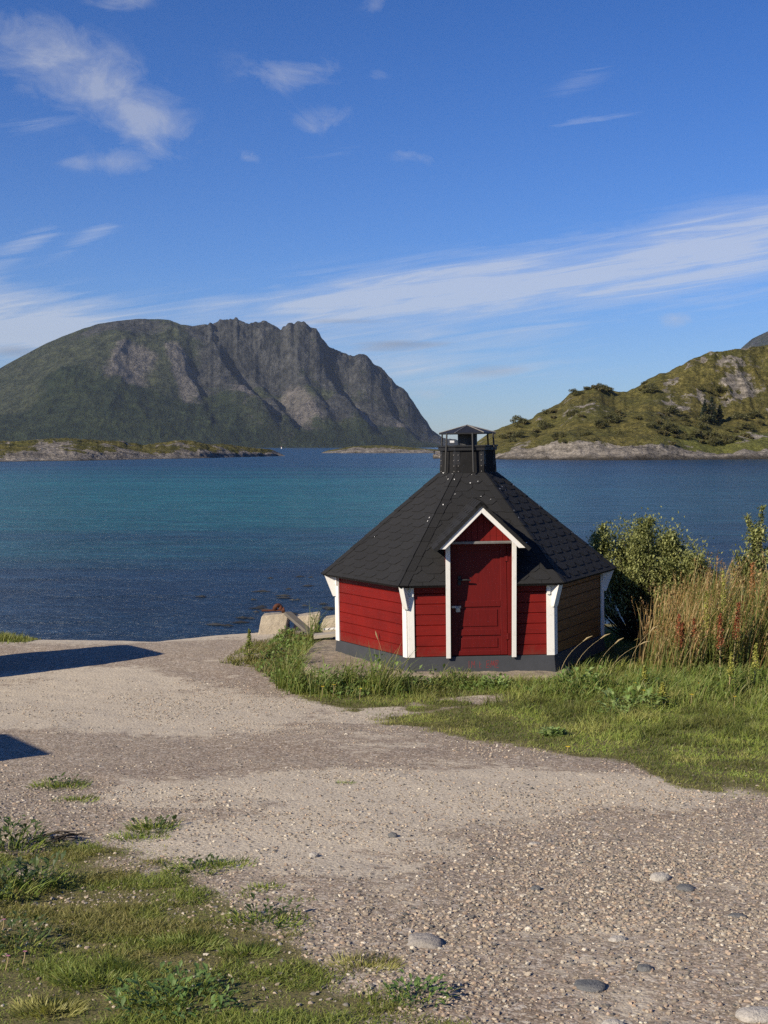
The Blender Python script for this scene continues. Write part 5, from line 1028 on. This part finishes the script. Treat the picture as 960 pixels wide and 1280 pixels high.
c2_ = copy_tree(c1_); park(c2_, roof_corner(58, 944), 'grey estate car parked outside the left edge, casting the short near shadow')

# ------------------------------------------------------------------ air
HAZE = True
if HAZE:
    b = MB(); b.box(-5500, 5500, -120, 8200, -12, 720); o = b.build('haze', None); o.data.materials.clear(); m, t = mat('thin_haze'); pv = t.new('ShaderNodeVolumePrincipled'); pv.inputs['Color'].default_value = (.72, .84, 1, 1); pv.inputs['Density'].default_value = 0.000032; pv.inputs['Anisotropy'].default_value = .3; t.out(vol=pv.outputs[0]); o.data.materials.append(m); tag(o, 'thin blue haze over the bay', 'haze', kind='stuff')

# ------------------------------------------------------------------ sky, clouds, sun
w = bpy.data.worlds.new('World'); scene.world = w; w.use_nodes = True; t = NT(w)
sky = t.new('ShaderNodeTexSky', sky_type='NISHITA', sun_disc=False); elev = math.asin(SUN[2]); az = math.atan2(SUN[0], SUN[1])
sky.sun_elevation = elev; sky.sun_rotation = az % (2 * math.pi); sky.altitude = 0; sky.air_density = 1.0; sky.dust_density = 0.15; sky.ozone_density = 3.0
hs = t.new('ShaderNodeHueSaturation'); hs.inputs['Saturation'].default_value = 1.12; hs.inputs['Value'].default_value = 1.0; t.set(hs.inputs['Color'], sky.outputs[0])
dirv = t.coord('Generated'); sp = t.new('ShaderNodeSeparateXYZ'); t.set(sp.inputs[0], dirv)
skyc = t.mix(1.0, hs.outputs[0], t.ramp(sp.outputs[2], [(0.0, (0.74, 0.92, 1.42)), (0.12, (0.62, 0.88, 1.46)), (0.35, (0.40, 0.74, 1.32))]), 'MULTIPLY'); yy = t.math('MAXIMUM', sp.outputs[1], 0.05)
u = t.math('DIVIDE', sp.outputs[0], yy); v = t.math('DIVIDE', sp.outputs[2], yy)
cmb = t.new('ShaderNodeCombineXYZ'); t.set(cmb.inputs[0], u); t.set(cmb.inputs[1], v); uv = cmb.outputs[0]
def gauss(px, py, sx, sy, amp, rot=0.0):
    u0, v0 = (px - 480) / F, (HORIZON - py) / F; du = t.math('SUBTRACT', u, u0); dv = t.math('SUBTRACT', v, v0); c, s = math.cos(rot), math.sin(rot)
    a = t.math('ADD', t.math('MULTIPLY', du, c), t.math('MULTIPLY', dv, s)); b_ = t.math('SUBTRACT', t.math('MULTIPLY', dv, c), t.math('MULTIPLY', du, s))
    q = t.math('ADD', t.math('POWER', t.math('ABSOLUTE', t.math('DIVIDE', a, sx / F)), 2.0), t.math('POWER', t.math('ABSOLUTE', t.math('DIVIDE', b_, sy / F)), 2.0)); return t.math('MULTIPLY', t.math('EXPONENT', t.math('MULTIPLY', q, -1.0)), amp)
def addup(lst):
    r_ = lst[0]
    for q in lst[1:]: r_ = t.math('ADD', r_, q)
    return r_
def mapped(scale, rot=0.0, loc=(0, 0, 0)):
    r0 = t.new('ShaderNodeMapping'); t.set(r0.inputs[0], uv); r0.inputs['Rotation'].default_value = (0, 0, rot); mp = t.new('ShaderNodeMapping'); t.t.links.new(r0.outputs[0], mp.inputs[0]); mp.inputs['Scale'].default_value = (*scale, 1); mp.inputs['Location'].default_value = loc; return mp.outputs[0]
puff = addup([gauss(60, 75, 60, 38, .62, -.25), gauss(130, 115, 85, 42, .66, -.45), gauss(185, 160, 50, 32, .55, -.4), gauss(165, 207, 40, 15, .55), gauss(155, 8, 35, 14, .6), gauss(375, 98, 42, 16, .55, .2), gauss(400, 155, 40, 18, .42, .3), gauss(345, 95, 60, 35, .2), gauss(510, 200, 45, 10, .42), gauss(472, 18, 18, 12, .5), gauss(472, 102, 12, 8, .4), gauss(312, 203, 12, 8, .42), gauss(535, 493, 26, 7, .62), gauss(843, 402, 18, 9, .62), gauss(110, 208, 30, 8, .4)])
n1 = t.noise(mapped((22, 34), .3), 1.0, 9, 0.64, .6)
pf = t.ramp(t.math('ADD', puff, t.math('MULTIPLY', t.math('SUBTRACT', n1, 0.5), 2.2)), [(0.12, 0.0), (0.65, 0.27), (1.2, 0.52)])
pf = t.math('MULTIPLY', pf, t.ramp(puff, [(0.02, 0.0), (0.22, 1.0)]))
cir = addup([gauss(900, 305, 280, 36, .40, .14), gauss(640, 348, 270, 38, .54, .14), gauss(400, 385, 170, 30, .62, .1), gauss(1150, 265, 260, 45, .4, .13), gauss(640, 400, 320, 55, .40, .10), gauss(820, 345, 260, 40, .3, .12), gauss(60, 415, 130, 36, .8, -.05), gauss(-120, 400, 200, 60, .7), gauss(35, 308, 48, 12, .62, .45), gauss(120, 295, 45, 10, .55, .5), gauss(725, 158, 60, 7, .55, .1), gauss(400, 198, 90, 8, .4, .2), gauss(560, 462, 150, 26, .35), gauss(40, 160, 60, 14, .3, .1), gauss(720, 110, 70, 14, .2, .5)])
n2 = t.noise(mapped((7, 120), -.15, (0, 3, 0)), 1.0, 8, 0.62, .9); n3 = t.noise(mapped((5, 22), -.13), 1.0, 6, 0.58, .3)
st = t.math('ADD', t.math('MULTIPLY', t.math('SUBTRACT', n2, .5), 2.0), t.math('MULTIPLY', t.math('SUBTRACT', n3, .5), 2.0))
cf = t.math('MULTIPLY', t.ramp(t.math('ADD', cir, st), [(0.12, 0.0), (0.7, 0.30), (1.3, 0.62)]), t.ramp(cir, [(0.03, 0.0), (0.3, 1.0)]))
len_ = addup([gauss(505, 431, 60, 5, .75), gauss(440, 403, 70, 4, .5), gauss(20, 440, 40, 8, .7), gauss(610, 463, 60, 12, .42), gauss(480, 438, 50, 4, .4)])
lf = t.math('MULTIPLY', t.ramp(t.math('ADD', len_, t.math('MULTIPLY', t.math('SUBTRACT', n2, .5), .5)), [(0.2, 0.0), (0.8, 0.7)]), t.ramp(len_, [(0.05, 0.0), (.25, 1.0)]))
CW = 9.0; front = t.math('GREATER_THAN', sp.outputs[1], 0.05); SKYB = 1.0
c = t.mix(t.math('MULTIPLY', cf, front), skyc, (CW * .93, CW * .97, CW * 1.06)); c = t.mix(t.math('MULTIPLY', lf, front), c, (CW * .40, CW * .47, CW * .62)); c = t.mix(t.math('MULTIPLY', pf, front), c, (CW * .80, CW * .83, CW * .92))
bg = t.new('ShaderNodeBackground'); t.set(bg.inputs[0], c); bg.inputs[1].default_value = 0.056
wo = t.new('ShaderNodeOutputWorld'); t.t.links.new(bg.outputs[0], wo.inputs[0])
sl = bpy.data.lights.new('sun', 'SUN'); sl.energy = 5.0; sl.angle = R(.53); sl.color = (1.0, .885, .70); so = bpy.data.objects.new('sun', sl); link(so)
from mathutils import Vector
so.rotation_euler = Vector(SUN).to_track_quat('Z', 'Y').to_euler(); so.location = (-20, -20, 30)

cam = bpy.data.cameras.new('camera'); cam.sensor_fit = 'VERTICAL'; cam.sensor_height = 36; cam.sensor_width = 27; cam.lens = 36 * F / 1280; cam.clip_start = .1; cam.clip_end = 40000
co = bpy.data.objects.new('camera', cam); link(co); co.location = (0, 0, EYE); co.rotation_euler = (R(90) - PITCH, 0, 0); scene.camera = co
scene.view_settings.view_transform = 'Standard'; scene.view_settings.look = 'None'; scene.view_settings.exposure = 0.5; scene.view_settings.gamma = 1.0
scene.render.engine = 'CYCLES'; scene.cycles.max_bounces = 6; scene.cycles.volume_bounces = 0; scene.cycles.use_denoising = False
